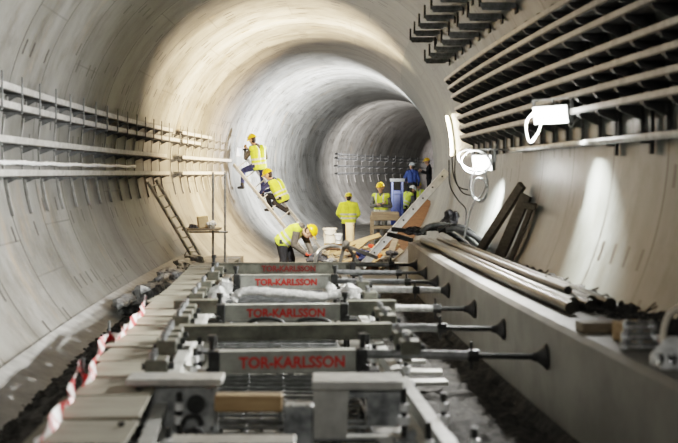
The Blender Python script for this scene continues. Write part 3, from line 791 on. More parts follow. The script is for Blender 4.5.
c = W(4.85, 1.87, TOP+.04)
r = thing('pipe_coupler', 'shiny zinc coupler lying alone at the lower right edge of the bench', 'coupler', c)
MB().tube([c+Vector((-.06, 0, 0)), c+Vector((.06, 0, 0))], .035, 14).build('barrel', M['shiny'], r, True)
mb = MB(); mb.tube([c+Vector((-.02, 0, 0)), c+Vector((.02, 0, 0))], .043, 14); mb.tube([c+Vector((0, -.03, .0)), c+Vector((0, -.06, 0))], .012, 6); mb.build('collar', M['shiny'], r, True)
tag(MB().tube(spline([at(656, 338, 5.15), at(668, 341, 5.1), at(690, 343, 5.0)]), .020, 8).build('white_hose', M['white'], None, True), 'pale hose running off to the right from the shiny couplers', 'hose')
tag(MB().tube(spline([at(663, 347, 4.95), at(664, 328, 5.0), at(671, 313, 5.0), at(690, 303, 5.0)]), .016, 8).build('cable_loop', M['cream'], None, True), 'beige cable arching up at the right edge of the bench', 'cable')
tag(MB().blob(at(676, 358, 4.9), (.10, .09, .10), 6, .25, 3).build('white_bag', M['white'], None, True), 'white bag at the right edge of the bench', 'bag')

# ------------------------------------------------------------------ ladders, scaffold
def ladder(p, q, wv, n, name, label, sw=.06, st=.025, mat='alu'):
    p, q, wv = Vector(p), Vector(q), Vector(wv); r = thing(name, label, 'ladder', p)
    up = wv.cross(q-p)
    for s in (-.5, .5): MB().bar(p+wv*s, q+wv*s, st, sw, up).build('stile', M[mat], r)
    for k in range(n):
        c = p + (q-p)*((k+.6)/n); MB().tube([c-wv*.5, c+wv*.5], .016, 8).build('rung', M[mat], r)
    return r
ladder(W(18.55, -1.84, .02), at(152, 181, 17.3), (.10, .24, .03), 8, 'ladder', 'aluminium ladder leaning against the left wall under the rack', mat='lip', sw=.05, st=.04)
r = thing('bucket', 'grey tub at the foot of the left ladder', 'bucket', at(193, 262, 17.9))
c = at(192, 264, 17.9); c.z = .0
MB().tube([c+Vector((0, 0, 0)), c+Vector((0, 0, .20)), c+Vector((0, 0, .205)), c+Vector((0, 0, .03))], [.11, .14, .128, .10], 16).build('tub', M['dull'], r, True)
MB().tube([c+Vector((-.14, 0, .19)), c+Vector((-.10, -.02, .27)), c+Vector((.10, -.02, .27)), c+Vector((.14, 0, .19))], .007, 6).build('handle', M['dark'], r)
# scaffold bay with a deck
r = thing('scaffold', 'slim two-post scaffold with a small deck on the left', 'scaffold', at(219, 263, 18.7))
for px, y in ((213, 18.7), (225, 18.9)):
    t = at(px, 172, y); MB().tube([Vector((t.x, t.y, 0)), t], .022, 8).build('post', M['dull'], r, True)
a, b = at(184, 229, 18.7), at(217, 229, 18.7)
for k in range(3):
    o_ = Vector((0, .18*(k-1), .0)); MB().bar(a+o_, b+o_+Vector((.06, 0, 0)), .16, .035).build('deck_board', M['oldtimber'], r)
mb = MB(); mb.tube([at(188, 232, 18.62), at(228, 232, 18.62)], .02, 6); mb.tube([at(188, 232, 18.9), at(228, 232, 18.9)], .02, 6); build_each(mb, 'ledger', M['dull'], r)
c = at(203, 217, 18.75); c.z = a.z+.13
tag(MB().box(c, (.20, .16, .22), Euler((0, -.12, .3))).build('cardboard_box', M['card']), 'open cardboard box on the scaffold deck', 'box')
c = at(211, 220, 18.6); c.z = a.z+.085
tag(MB().blob(c, (.08, .08, .085), 2, .3, 3).build('white_sack', M['white']), 'white sack on the scaffold deck beside the box', 'sack')
c = at(194, 224, 18.65); c.z = a.z+.045
tag(MB().blob(c, (.09, .08, .04), 12, .4, 3).build('dark_tool_bag', M['sack']), 'flat dark tool bag on the scaffold deck', 'bag')
ladder(at(316, 254, 26.2), at(239, 160, 27.4), (.26, .40, .24), 9, 'ladder', 'wide ladder under the two workers on the left', .10, .04)
# big aluminium beam
p, q = at(340.5, 292, 18.3), at(447, 171, 18.25); p.z = FAR+.03
r = thing('scaffold_beam', 'long perforated aluminium beam slanting up to the right wall', 'beam', p)
MB().bar(p, q, .05, .12, Vector((0, 0, 1))).build('beam_web', M['alu'], r)
d = (q-p).normalized(); nrm = Vector((0, -1, 0)); side = d.cross(nrm)
mb = MB()
for s in (-1, 1): mb.bar(p+side*s*.062, q+side*s*.062, .075, .012, side)
build_each(mb, 'beam_flange', M['alu'], r)
mb = MB()
for k in range(11):
    c = p + (q-p)*((k+.5)/11) + nrm*.026; mb.tube([c, c+nrm*.006], .018, 10)
build_each(mb, 'bolt_hole', M['dark'], r)

# ------------------------------------------------------------------ work area behind the track
def box_thing(name, px, base, y, size, mat, label, cat, group=None, rz=0):
    c = at(px, 200, y); c.z = base + size[2]/2
    return tag(MB().box(c, size, Euler((0, 0, rz))).build(name, M[mat]), label, cat, group)
# a low timber stage
r = thing('timber_stage', 'low timber stage heaped with materials behind the far frame', 'timber stage', Vector((.35, 20.2, FAR)))
for k in range(8): MB().box((-.30+.19*k, 20.2, .02-.0175), (.17, 2.6, .035)).build('stage_board', M['oldtimber'], r)
for x in (-.3, .4, 1.0):
    for y in (19.1, 21.3): MB().bar(Vector((x, y, base_z(x, y))), Vector((x, y, -.015)), .09, .09, Vector((0, 1, 0))).build('post', M['oldtimber'], r)
S0 = .02
def crate(px, y, size, label, base=S0, mat='timber', rz=0):
    c = at(px, 200, y); r = thing('wooden_crate', label, 'crate', Vector((c.x, y, base)), 'wooden crates')
    Rm = Matrix.Rotation(rz, 3, 'Z'); c = Vector((c.x, y, base+size[2]/2)); mb = MB()
    mb.box(c, (size[0]*.94, size[1]*.94, size[2]*.94), Rm); mb.build('side_panel', M[mat], r)
    n = 3; mb = MB()
    for k in range(n):
        z = -size[2]/2 + size[2]*(k+.5)/n
        mb.box(c + Rm @ Vector((0, -size[1]/2, z)), (size[0], .02, size[2]/n*.8), Rm)
    build_each(mb, 'slat', M[mat], r); return r
crate(333, 20.4, (.36, .3, .24), 'wooden crate under the cream bucket')
crate(352, 20.6, (.30, .3, .26), 'wooden crate under the cardboard drum', rz=.2)
crate(371, 20.8, (.34, .3, .14), 'low wooden crate left of the slanting beam', rz=-.2)
def bucket(px, base, y, r_, h, mat, label, name='bucket'):
    c = at(px, 200, y); c.z = base; r = thing(name, label, 'bucket', c)
    MB().tube([c, c+Vector((0, 0, h)), c+Vector((0, 0, h+.004)), c+Vector((0, 0, .03))], [r_*.85, r_, r_*.92, r_*.78], 18).build('body', M[mat], r, True)
    mb = MB(); mb.tube([c+Vector((0, 0, h-.03)), c+Vector((0, 0, h))], r_*1.06, 18); mb.build('rim', M[mat], r, True)
    MB().tube(spline([c+Vector((-r_, -.02, h-.03)), c+Vector((-r_*.6, -r_*.9, h-.12)), c+Vector((r_*.6, -r_*.9, h-.12)), c+Vector((r_, -.02, h-.03))]), .006, 6).build('handle', M['dull'], r); return r
bucket(330, S0+.24, 20.3, .14, .30, 'cream', 'cream bucket standing on a crate to the right of the bending worker')
bucket(338.5, S0+.24, 20.1, .075, .20, 'white', 'small white pail in front of the cream bucket')
c = at(350, 200, 20.55); c.z = S0+.26; r = thing('cardboard_drum', 'tall beige cardboard drum on a crate in front of the worker seen from behind', 'drum', c)
MB().lathe(c, [(0, .085), (.01, .09), (.34, .09), (.35, .085)]).build('body', M['card'], r, True); MB().lathe(c+Vector((0, 0, .325)), [(0, .096), (.05, .096)]).build('lid', M['card'], r)
# trestle in front
r = thing('steel_trestle', 'splayed olive steel trestle right behind the farthest frame', 'trestle', at(350, 280, 17.6))
for q in (((345, 243), (335, 282)), ((346, 244), (371, 282))):
    MB().bar(at(*q[0], 17.6), at(*q[1], 17.6 + (.25 if q[1][1] > 285 else 0)), .05, .06).build('leg', M['strip'], r)
MB().bar(at(346, 246, 17.55), at(378, 258, 17.5), .05, .06).build('brace', M['strip'], r)
MB().blob(at(346, 245, 17.55), (.08, .08, .07), 7, .2).build('head_joint', M['strip'], r)
tag(MB().tube(spline([at(315, 264, 18.2), at(317, 254, 18.2), at(323, 248, 18.3), at(332, 246, 18.4), at(341, 248, 18.5)]), .035, 9).build('bent_duct', M['galv'], None, True), 'grey bent duct arching over the debris left of the trestle', 'duct')
rr = random.Random(3)
for i, (a, b, c_, d_, y, m, lab) in enumerate((
        (346, 246, 380, 235, 20.0, 'timber', 'pale plank rising to the right behind the trestle'), (332, 256, 372, 250, 19.4, 'oldtimber', 'weathered plank lying level across the debris'),
        (352, 252, 366, 240, 19.3, 'timber', 'short plank tilted steeply beside the trestle'), (312, 262, 345, 256, 19.2, 'timber', 'plank near the bending worker hands'),
        (372, 262, 398, 244, 18.9, 'timber', 'orange plank leaning right of the slanting beam'), (380, 268, 402, 250, 18.7, 'oldtimber', 'dark plank leaning at the end of the bench'),
        (386, 266, 396, 238, 18.9, 'oldtimber', 'steep weathered plank at the end of the bench'), (356, 262, 388, 256, 18.9, 'timber', 'pale plank lying flat below the slanting beam'))):
    plank(at(a, b, y), at(c_, d_, y+.3), .12, .035, m, 'timber_plank', lab, 'plank', 'loose planks', Vector((.1, -.6, 1)))
for i, (px, py, y, rad, m, lab) in enumerate(((318, 259, 19.0, (.16, .12, .10), 'sack', 'dark sack beside the bending worker'), (363, 254, 18.9, (.13, .1, .09), 'navy', 'dark blue bag behind the trestle'),
        (330, 262, 18.8, (.12, .1, .07), 'greysack', 'grey sack low in the debris left of the trestle'), (386, 262, 18.6, (.14, .1, .08), 'greysack', 'grey sack below the slanting beam near the bench'),
        (340, 256, 19.6, (.12, .1, .08), 'cream', 'pale sack behind the trestle head'), (392, 254, 18.9, (.10, .1, .08), 'sack', 'dark sack at the foot of the bench end'))):
    tag(MB().blob(at(px, py, y), rad, i+70, .35, 3).build('sack', M[m], None, False), lab, 'sack', 'sacks in the debris')
for i, (px, py, y, sz, m, lab) in enumerate(((378, 256, 19.0, (.16, .12, .10), 'orange', 'orange plastic case right of the slanting beam'), (371, 246, 19.6, (.10, .1, .06), 'glove', 'small red box left of the slanting beam'),
        (384, 248, 19.2, (.14, .1, .09), 'card', 'small brown box beyond the slanting beam'), (326, 250, 19.6, (.14, .1, .08), 'card', 'small brown box in front of the cream bucket'), (358, 258, 18.9, (.12, .1, .07), 'orange', 'orange box in front of the dark blue bag'))):
    tag(MB().box(at(px, py, y), sz, Euler((.1, .2, rr.uniform(-.6, .6)))).build('small_box', M[m]), lab, 'box', 'small boxes in the debris')
rr = random.Random(41)
for i in range(16):
    a, b = rr.uniform(316, 396), rr.uniform(247, 264); y = rr.uniform(18.3, 19.6); p = at(a, b, y); an = rr.uniform(-.9, .9); L = rr.uniform(.08, .24); dz = rr.uniform(-.05, .09)
    q = p + Vector((math.cos(an)*L*1.4, math.sin(an)*L, dz))
    plank(p, q, rr.uniform(.04, .09), rr.uniform(.02, .04), rr.choice(['timber', 'oldtimber', 'pale', 'timber', 'card', 'rustwood']), 'timber_offcut', 'short offcut lying in the mixed debris heap behind the farthest frame', 'offcut', 'offcuts in the debris', Vector((.1, -.8, 1)))
# power tool held by the bending worker
c = at(309, 261, 19.9); r = thing('power_tool', 'grey power tool in the red gloves of the bending worker', 'power tool', c)
mb = MB(); mb.tube([c+Vector((.02, 0, .14)), c+Vector((.01, 0, -.16))], .05, 10); mb.build('motor', M['dull'], r, True)
MB().tube([c+Vector((.01, 0, -.16)), c+Vector((.0, 0, -.40))], .014, 8).build('bit', M['galv'], r)
MB().tube([c+Vector((-.09, -.02, .10)), c+Vector((.14, .02, .06))], .017, 8).build('grip', M['rubber'], r)
# workbench with timber in the distance
p = at(385, 212, 27.0)
r = thing('timber_workbench', 'timber workbench below the standing worker with folded arms', 'workbench', Vector((p.x, 27, FAR)))
MB().box(Vector((p.x, 27, .52)), (.74, .6, .22)).build('worktop', M['oldtimber'], r)
for x in (-.35, .35):
    for y in (-.22, .22): MB().bar(Vector((p.x+x, 27+y, base_z(p.x+x, 27+y))), Vector((p.x+x, 27+y, .53)), .09, .09, Vector((0, 1, 0))).build('leg', M['oldtimber'], r)
MB().box(Vector((p.x, 27, .22)), (.70, .5, .08)).build('shelf', M['oldtimber'], r)
# blue machine and far work platforms
p = at(397, 215, 34.0)
r = thing('blue_frame_trolley', 'tall blue steel frame trolley behind the workers', 'trolley', Vector((p.x, 34, FAR)))
for x in (-.17, .17):
    for y in (-.2, .2): MB().bar(Vector((p.x+x, 34+y, base_z(p.x+x, 34+y))), Vector((p.x+x, 34+y, 1.42)), .07, .07, Vector((0, 1, 0))).build('post', M['blue'], r)
MB().box(Vector((p.x, 34.03, .35)), (.26, .2, 1.5)).build('tank', M['blue'], r)
MB().box(Vector((p.x, 34, 1.44)), (.52, .5, .12)).build('top_unit', M['dark'], r)
mb = MB()
for z in (-.2, .4, 1.0): mb.bar(Vector((p.x-.17, 33.8, z)), Vector((p.x+.17, 33.8, z)), .05, .05)
build_each(mb, 'cross_bar', M['blue'], r)
for (px, y, top, w, lab) in ((412, 38.0, .30, .7, 'dark scaffold platform under the blue-clad worker'), (427, 41.0, .55, .6, 'dark scaffold platform under the worker by the far right wall')):
    p = at(px, 200, y); r = thing('work_platform', lab, 'platform', Vector((p.x, y, FAR)))
    MB().box(Vector((p.x, y, top-.025)), (w, .8, .05)).build('deck', M['oldtimber'], r)
    for x in (-w/2+.05, w/2-.05):
        for d_ in (-.35, .35): MB().bar(Vector((p.x+x, y+d_, base_z(p.x+x, y+d_))), Vector((p.x+x, y+d_, top-.05)), .06, .06, Vector((0, 1, 0))).build('leg', M['dark'], r)
    zb = base_z(p.x+w/2, y-.3); MB().box(Vector((p.x, y-.3, (top+zb)/2)), (w-.12, .04, (top-zb)*.8)).build('side_panel', M['dark'], r)
for i, (a, b, c_, d_, y, m, lab) in enumerate(((408, 222, 428, 200, 22.0, 'rustwood', 'reddish board leaning beyond the slanting beam'), (416, 226, 434, 206, 21.5, 'rustwood', 'second reddish board leaning nearer to the right wall'))):
    p, q = at(a, b, y), at(c_, d_, y+.4); p2 = p + (p-q)*((p.z-FAR)/(q.z-p.z))
    plank(p2, q, .34, .03, m, 'timber_board', lab, 'board', 'leaning boards', Vector((-.3, -1, .2)))

# ------------------------------------------------------------------ people
def sphere_pts(c, r, n=10):
    out = []
    for i in range(n//2+1):
        t = math.pi*i/(n//2)
        for k in range(n):
            a = 2*math.pi*k/n; out.append((c[0]+r*math.sin(t)*math.cos(a), c[1]+r*math.sin(t)*math.sin(a), c[2]+r*math.cos(t)))
    return out
def hulls_to_mesh(caps, voxel, smooth=4):
    bm = bmesh.new()
    for (p, r0, q, r1) in caps:
        vs = [bm.verts.new(c) for c in sphere_pts(p, r0) + sphere_pts(q, r1)]
        res = bmesh.ops.convex_hull(bm, input=vs, use_existing_faces=False)
        junk = [g for g in set(res['geom_interior'] + res['geom_unused']) if isinstance(g, bmesh.types.BMVert)]
        bmesh.ops.delete(bm, geom=junk, context='VERTS')
    me = bpy.data.meshes.new('tmp'); bm.to_mesh(me); bm.free()
    o = bpy.data.objects.new('tmp', me); COL.objects.link(o)
    m = o.modifiers.new('r', 'REMESH'); m.mode = 'VOXEL'; m.voxel_size = voxel; m.use_smooth_shade = True
    s = o.modifiers.new('s', 'SMOOTH'); s.factor = .5; s.iterations = smooth
    dg = bpy.context.evaluated_depsgraph_get(); dg.update()
    out = bpy.data.meshes.new_from_object(o.evaluated_get(dg))
    bpy.data.objects.remove(o); bpy.data.meshes.remove(me)
    return out
def paint(me, caps, mats):          # material of each face = nearest limb piece
    n = len(me.polygons); c = np.zeros(n*3); me.polygons.foreach_get('center', c); c = c.reshape(-1, 3)
    best = np.full(n, 1e9); idx = np.zeros(n, dtype=np.int32); order = []
    for (p, r0, q, r1, m) in caps:
        if m not in order: order.append(m)
        p = np.array(p); q = np.array(q); d = q-p; L = max(d @ d, 1e-9)
        t = np.clip(((c-p) @ d)/L, 0, 1); dist = np.linalg.norm(c - (p + t[:, None]*d), axis=1) - (r0 + (r1-r0)*t)
        k = dist < best; best[k] = dist[k]; idx[k] = order.index(m)
    me.materials.clear()
    for m in order: me.materials.append(M[m])
    me.polygons.foreach_set('material_index', idx); me.polygons.foreach_set('use_smooth', [True]*n); me.update()
def person(label, loc, yaw, J, top='taupe', legs='navy', vest='vest', helmet='helmet', hands='skin', s=1.0, group='workers', bulk=1.12):
    """J: joints in metres, x right / y away / z up from the foot point; yaw 0 faces away, positive turns left."""
    loc = Vector(loc); r = thing('person', label, 'person', loc, group)
    V = lambda p: Vector(p)*s
    f = Vector((-math.sin(yaw), math.cos(yaw), 0)); rt = Vector((math.cos(yaw), math.sin(yaw), 0))
    pel = V(J['pelvis']); che = V(J['chest']); hd = V(J['head']); up = (che-pel).normalized()
    bf = rt.cross(up) * -1; bf = up.cross(rt)                     # forward of the trunk
    hf = V(J['look']).normalized() if 'look' in J else f
    hup = (hd - (che + up*.06*s)).normalized(); hup = (hup*.5 + Vector((0, 0, 1))*.5).normalized() if 'hup' not in J else V(J['hup']).normalized()
    hf = (hf - hup*hf.dot(hup)).normalized(); hr = hf.cross(hup).normalized()
    C = []
    def cap(p, r0, q, r1, m):
        g = s*(bulk if m in (top, legs) else 1.35 if m == 'glove' else 1); C.append((tuple(p), r0*g, tuple(q), r1*g, m))
    hip = {'L': pel - rt*.095*s, 'R': pel + rt*.095*s}; sh = {'L': che - rt*.185*s - up*.01*s, 'R': che + rt*.185*s - up*.01*s}
    for k in ('L', 'R'):
        kn, an = V(J['knee'+k]), V(J['ankle'+k]); e, w = V(J['elbow'+k]), V(J['wrist'+k])
        cap(hip[k], .098, kn, .062, legs); cap(kn, .064, an, .045, legs)
        toe = V(J['toe'+k]) if 'toe'+k in J else an + f*.17*s - Vector((0, 0, .05))*s
        cap(an - f*.03*s - Vector((0, 0, .035))*s, .047, toe, .036, 'boot'); cap(an + Vector((0, 0, .05))*s, .056, an, .050, 'boot')
        cap(sh[k], .068, e, .050, top); cap(e, .050, w, .036, top)
        # hand: palm, four unequal bent fingers, thumb from the side
        hdv = (w-e).normalized(); sd = hdv.cross(Vector((0, 0, 1)));
        sd = sd.normalized() if sd.length > .2 else rt.copy()
        pn = sd.cross(hdv).normalized() * (1 if hdv.cross(sd).z >= 0 else -1)
        kn0 = w + hdv*.085*s
        for j in (-1, 1): cap(w + hdv*.015*s + sd*j*.015*s, .019, kn0 + sd*j*.024*s, .016, hands)
        for j, Lf in enumerate((.066, .078, .073, .056)):
            b = kn0 + sd*(.033-.022*j)*s; m1 = b + (hdv*.8 - pn*.5).normalized()*Lf*.5*s; t1 = m1 + (hdv*.25 - pn*.95).normalized()*Lf*.55*s
            cap(b, .0105, m1, .0098, hands); cap(m1, .0098, t1, .0088, hands)
        b = w + hdv*.03*s + sd*.03*s; m1 = b + (sd*.75 + hdv*.65).normalized()*.042*s; t1 = m1 + (hdv*.8 - pn*.4).normalized()*.034*s
        cap(b, .013, m1, .0115, hands); cap(m1, .0115, t1, .010, hands)
    cap(hip['L'], .112, hip['R'], .112, legs); cap(pel + up*.05*s - rt*.06*s, .115, pel + up*.05*s + rt*.06*s, .115, legs)
    T = []
    def tcap(p, r0, q, r1): T.append((tuple(p), r0*s*bulk, tuple(q), r1*s*bulk)); cap(p, r0, q, r1, top)
    for j in (-1, 1):
        tcap(pel + up*.10*s + rt*.065*j*s, .108, che - up*.10*s + rt*.085*j*s, .112)
        tcap(che - up*.10*s + rt*.085*j*s, .112, che + up*.0*s + rt*.12*j*s, .072)
    nb = che + up*.02*s; cap(nb, .062, hd - hup*.08*s, .054, 'skin'); cap(nb - up*.02*s, .075, nb + up*.03*s, .064, top)
    cap(hd + hup*.02*s - hf*.012*s, .092, hd + hup*.045*s + hf*.018*s, .088, 'skin'); cap(hd - hup*.01*s + hf*.02*s, .078, hd - hup*.075*s + hf*.05*s, .042, 'skin')
    cap(hd - hup*.03*s - hf*.045*s, .066, hd + hup*.02*s - hf*.05*s, .075, 'hair')
    cap(hd + hf*.095*s + hup*.01*s, .010, hd + hf*.115*s - hup*.022*s, .015, 'skin')
    for j in (-1, 1):
        cap(hd + hr*.088*j*s - hup*.025*s, .014, hd + hr*.092*j*s + hup*.012*s, .017, 'skin')
        cap(hd + hf*.094*s + hr*.034*j*s + hup*.014*s, .011, hd + hf*.095*s + hr*.038*j*s + hup*.014*s, .010, 'eye')
    cap(hd + hf*.086*s - hr*.022*s - hup*.058*s, .009, hd + hf*.086*s + hr*.022*s - hup*.058*s, .009, 'lips')
    me = hulls_to_mesh([c[:4] for c in C], .0085*max(s, .9), 3); paint(me, C, None); me.name = 'body'
    b = bpy.data.objects.new('body', me); COL.objects.link(b); b.parent = r
    # vest or jacket
    if vest:
        VC = []
        infl = .020 if vest == 'vest' else .028
        for (p, r0, q, r1) in T: VC.append((p, r0+infl*s, q, r1+infl*s))
        for j in (-1, 1): VC.append((tuple(pel + up*.0*s + rt*.075*j*s), .125*s*bulk, tuple(pel + up*.14*s + rt*.07*j*s), .125*s*bulk))
        VC.append((tuple(pel - rt*.07*s), .132*s*bulk, tuple(pel + rt*.07*s), .132*s*bulk))
        for j, k in ((-1, 'L'), (1, 'R')): VC.append((tuple(sh[k]), .080*s*bulk, tuple(che + rt*.1*j*s), .078*s*bulk))
        if vest == 'jacket':
            for k in ('L', 'R'):
                e, w = V(J['elbow'+k]), V(J['wrist'+k]); VC.append((tuple(sh[k]), .086*s*bulk, tuple(e), .070*s*bulk)); VC.append((tuple(e), .070*s*bulk, tuple(w), .056*s*bulk))
        vm = hulls_to_mesh(VC, .012, 3)
        bm = bmesh.new(); bm.from_mesh(vm)
        hem = -.10*s
        kill = [v for v in bm.verts if (v.co-pel).dot(up) < hem or (v.co-che).dot(up) > .075*s]
        bmesh.ops.delete(bm, geom=kill, context='VERTS'); bm.to_mesh(vm); bm.free()
        vm.materials.clear(); vm.materials.append(M[vest]); vm.materials.append(M['band'])
        L = (che-pel).length
        for p in vm.polygons:
            t = (p.center-pel).dot(up)/L; side = abs((p.center-pel).dot(rt))
            p.material_index = 1 if (.10 < t < .20 or .34 < t < .44) and side < .26*s or (vest == 'vest' and t > .45 and .085*s < side < .125*s) else 0
            p.use_smooth = True
        vm.name = 'safety_vest'; v = bpy.data.objects.new('safety_vest' if vest == 'vest' else 'safety_jacket', vm); COL.objects.link(v); v.parent = r
    if helmet:
        mb = MB(); hc = hd + hup*.055*s - hf*.004*s; vs = []; fs = []; n, mrow = 24, 9
        for i in range(mrow+1):
            t = math.pi/2*i/mrow
            for k in range(n):
                a = 2*math.pi*k/n; ridge = .008*max(0, math.cos(a*2))*math.sin(t)
                vs.append(hc + hf*math.cos(a)*(.135)*math.cos(t)*s + hr*math.sin(a)*.115*math.cos(t)*s + hup*(.118*math.sin(t)+ridge)*s)
        for i in range(mrow):
            for k in range(n): fs.append((i*n+k, i*n+(k+1) % n, (i+1)*n+(k+1) % n, (i+1)*n+k))
        mb.add(vs, fs); mb.add([hc + hf*math.cos(2*math.pi*k/n)*.13*s + hr*math.sin(2*math.pi*k/n)*.11*s for k in range(n)], [tuple(range(n))])
        o = mb.build('helmet', M[helmet], r, True) if False else None
        for i, v in enumerate(mb.v): mb.v[i] = v + loc
        o = mb.build('helmet', M[helmet], r, True)
        mb = MB(); vs = []; fs = []
        for k in range(n):
            a = 2*math.pi*k/n; pk = .055*max(0, math.cos(a))**2 + .014
            d1 = hf*math.cos(a)*.130 + hr*math.sin(a)*.111; d2 = hf*math.cos(a)*(.135+pk) + hr*math.sin(a)*(.115+.014)
            for d_, z in ((d1, .006), (d2, -.008), (d2, -.014), (d1, -.004)): vs.append(loc + hc + (d_ + hup*z)*s)
        for k in range(n):
            for j in range(4): a, c = k*4+j, k*4+(j+1) % 4; b2, d2 = ((k+1) % n)*4+j, ((k+1) % n)*4+(j+1) % 4; fs.append((a, c, d2, b2))
        mb.add(vs, fs).build('helmet_brim', M[helmet], o, True)
    return r
def foot(px, py, y): return at(px, py, y)
STAND = dict(pelvis=(0, 0, .93), chest=(0, .01, 1.42), head=(0, .03, 1.62), kneeL=(-.10, .03, .50), kneeR=(.10, .03, .50), ankleL=(-.12, 0, .09), ankleR=(.12, 0, .09),
             elbowL=(-.27, .0, 1.13), elbowR=(.27, .0, 1.13), wristL=(-.25, .14, .92), wristR=(.25, .14, .92))
def mir(v): return Vector(v)
# 1: on the ladder, back to us, reaching into the wall on the left
person('worker in yellow vest on the upper ladder, back turned, facing the glowing screen', foot(262, 199, 27.3), .75,
    dict(pelvis=(-.07, 0, .86), chest=(-.12, -.03, 1.33), head=(-.25, 0, 1.53), kneeR=(.02, .04, .46), ankleR=(.02, .02, .09), kneeL=(-.50, .16, .74), ankleL=(-.52, .10, .34),
         elbowL=(-.43, .08, 1.06), wristL=(-.45, .20, 1.28), elbowR=(.10, .16, 1.08), wristR=(-.20, .34, 1.16)), top='taupe', legs='navy', helmet='helmet', s=1.05)
c = at(239.5, 152, 27.45); r = thing('lit_screen', 'small glowing white panel held up by the worker on the ladder', 'screen', c)
MB().box(c, (.17, .03, .26), Euler((0, .1, .4))).build('panel', M['white'], r); MB().box(c+Vector((.0, -.02, 0)), (.15, .012, .23), Euler((0, .1, .4))).build('display', M['screen'], r)
MB().tube([c+Vector((.09, 0, .06)), c+Vector((.25, -.02, .08))], .022, 8).build('handle', M['rubber'], r)
# 2: squatting on the ladder below
person('squatting worker in green-yellow vest and black trousers lower on the left ladder', foot(285, 214, 26.9), 1.05,
    dict(pelvis=(-.06, .0, .40), chest=(-.25, .02, .80), head=(-.42, .04, .97), kneeL=(-.44, .10, .46), ankleL=(-.36, .18, .14), kneeR=(-.26, -.05, .28), ankleR=(.05, -.03, .07),
         elbowL=(-.50, -.06, .68), wristL=(-.62, .08, .52), elbowR=(-.32, .26, .62), wristR=(-.52, .30, .56), toeR=(.10, -.05, .0)), top='navy', legs='black', helmet='helmet', s=1.08)
# 3: bending over, facing right
person('worker in yellow vest and red gloves bending over to the right', (at(286, 200, 20).x, 20.0, FAR), -math.pi/2 - .15,
    dict(pelvis=(-.06, 0, .82), chest=(.26, -.04, 1.08), head=(.47, -.08, 1.00), look=(.45, -.15, -.9), hup=(.80, -.1, .5), kneeL=(.10, .13, .47), kneeR=(-.04, -.13, .47), ankleL=(.06, .14, .09), ankleR=(-.12, -.14, .09),
         elbowR=(.17, -.25, .76), wristR=(.38, -.22, .60), elbowL=(.42, .12, .80), wristL=(.52, -.02, .58)), top='taupe', legs='black', helmet='helmet', hands='glove', bulk=1.32)
# 4: back view, hi-vis jacket
person('worker in long fluorescent yellow jacket seen from behind, standing upright in the centre', (at(348.5, 200, 28).x, 28.0, FAR), .1,
    dict(STAND, elbowL=(-.30, .08, 1.14), elbowR=(.29, .10, 1.13), wristL=(-.18, .27, .98), wristR=(.17, .28, .98)), top='jacket', legs='black', vest='jacket', helmet='helmetlime', s=.915, bulk=1.3)
# 5: facing us with folded arms
person('worker with grey sleeves and folded arms facing the camera', (at(381, 200, 29).x, 29.0, -.44), math.pi - .35,
    dict(STAND, head=(-.02, -.03, 1.63), chest=(0, -.01, 1.42), kneeL=(.10, -.03, .50), kneeR=(-.10, -.03, .50), ankleL=(.12, 0, .09), ankleR=(-.12, 0, .09),
         elbowL=(.27, -.06, 1.12), elbowR=(-.27, -.10, 1.12), wristL=(-.02, -.26, 1.15), wristR=(.02, -.30, 1.20)), top='grey', legs='grey', helmet='helmet', s=1.03)
# 6: blue top, grey helmet, on the far platform
person('worker in blue top and grey helmet standing on the far dark platform', (at(412, 200, 38).x, 38.0, .30), .5,
    dict(STAND, elbowL=(-.30, .05, 1.15), wristL=(-.22, .25, 1.05)), top='bluecloth', legs='black', vest=None, helmet='helmetgrey', s=1.0)
# 7: white helmet, stooping
person('stooping worker in green-yellow vest and white helmet beside the slanting beam', (at(405, 200, 35).x, 35.0, -.36), -1.0,
    dict(pelvis=(-.06, 0, .88), chest=(.12, .05, 1.30), head=(.26, .08, 1.44), kneeL=(-.02, .12, .48), kneeR=(.04, -.08, .48), ankleL=(-.1, .1, .09), ankleR=(.02, -.1, .09),
         elbowL=(.22, .22, 1.05), wristL=(.40, .24, .96), elbowR=(.28, -.10, 1.02), wristR=(.46, .0, .96)), top='grey', legs='black', helmet='helmetwhite', s=1.0)
# 8: mostly hidden behind the beam
person('worker in yellow helmet and vest half hidden behind the slanting beam', (at(419, 200, 40).x, 40.0, -.36), 2.6,
    dict(STAND, elbowL=(.27, 0, 1.13), elbowR=(-.27, 0, 1.13), wristL=(.2, -.2, 1.0), wristR=(-.2, -.2, 1.0), kneeL=(.1, 0, .5), kneeR=(-.1, 0, .5), ankleL=(.12, 0, .09), ankleR=(-.12, 0, .09)), top='grey', legs='black', helmet='helmetlime', s=.93)
# 9: by the far right wall, facing left
person('worker in yellow helmet by the far right wall, turned left', (at(429, 200, 41).x, 41.0, .55), 1.5,
    dict(STAND, head=(-.08, .0, 1.62), chest=(0, 0, 1.42), kneeL=(-.02, -.1, .5), kneeR=(.02, .1, .5), ankleL=(0, -.12, .09), ankleR=(0, .12, .09),
         elbowL=(-.1, -.26, 1.15), wristL=(-.3, -.2, 1.25), elbowR=(-.08, .26, 1.14), wristR=(-.3, .2, 1.2)), top='black', legs='black', vest=None, helmet='helmet', s=.98)

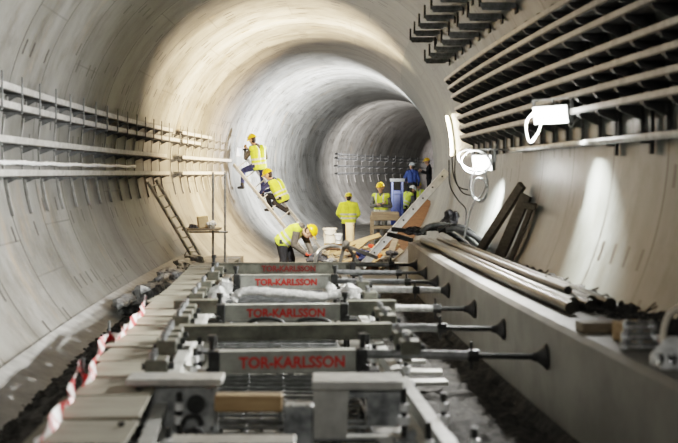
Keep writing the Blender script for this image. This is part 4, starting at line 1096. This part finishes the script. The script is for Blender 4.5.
# ------------------------------------------------------------------ light inside the tunnel
r = thing('strip_light', 'glowing warm strip light curving up the right wall beyond the tray ends', 'strip light', W(17.5, 2.6, CAMH+.33))
cs = [.30+.07*k for k in range(11)]
mb = MB()
for a, b in zip(cs[:-1], cs[1:]): mb.bar(W(17.5, wall_u(CAMH+a)-.02, CAMH+a), W(17.5, wall_u(CAMH+b)-.02, CAMH+b), .07, .03, Vector((1, 0, 0)))
mb.build('mounting_channel', M['galv'], r)
MB().tube([W(17.48, wall_u(CAMH+a)-.07, CAMH+a) for a in cs], .022, 10).build('lit_tube', M['lenswarm'], r, True)
light('warm_site_light', W(23.2, 2.2, 2.0), W(23.4, -2.6, 1.5), (.4, .4), 900, (1, .70, .44), spread=100)
light('warm_site_light', W(20.3, 2.0, .9), W(20.3, -.9, 4.6), (.4, .4), 1100, (1, .74, .48), spread=84)
light('white_site_light', W(29.5, 2.0, 1.6), W(31.5, -2.2, 3.6), (.5, .5), 2300, (.97, .98, 1), spread=145)
light('white_site_light', W(42, 1.9, 2.2), W(47, -2.2, 2.4), (.5, .5), 650, (1, .94, .92), spread=140)
light('far_site_light', W(60, 1.5, 2.4), W(70, -2.0, 2.0), (.5, .5), 450, (1, .90, .89))
light('rear_fill_light', (.3, -1.5, 3.5), (-.3, 8, .3), (.5, .5), 9, (1, .97, .92), spread=60)  # added fill behind the camera to lift the lettered frames
light('debris_fill_light', W(15.2, .2, 4.3), (-.4, 21.5, .3), (.3, .3), 130, (1, .95, .86), spread=62)  # added unseen overhead fill to brighten the debris and workers
w = bpy.data.worlds.new('tunnel_air'); SC.world = w; w.use_nodes = True
w.node_tree.nodes['Background'].inputs[0].default_value = (.5, .5, .5, 1); w.node_tree.nodes['Background'].inputs[1].default_value = .05

# ------------------------------------------------------------------ camera
cam = bpy.data.cameras.new('camera'); co = bpy.data.objects.new('camera', cam); COL.objects.link(co)
cam.sensor_width = 36; cam.lens = 1000*36/678.0; cam.shift_y = -48.5/678
co.location = (0, 0, CAMH); co.rotation_euler = (math.pi/2, 0, 0)
cam.clip_start = .1; cam.clip_end = 300
cam.dof.use_dof = True; cam.dof.focus_distance = 24; cam.dof.aperture_fstop = 1.9
SC.camera = co
SC.cycles.use_denoising = True
SC.cycles.max_bounces = 8; SC.cycles.diffuse_bounces = 5
SC.view_settings.view_transform = 'Filmic'
SC.view_settings.look = 'Medium High Contrast'
SC.view_settings.exposure = 0.0
for o in bpy.data.objects:
    for k in ('_org', '_local'):
        if k in o: del o[k]
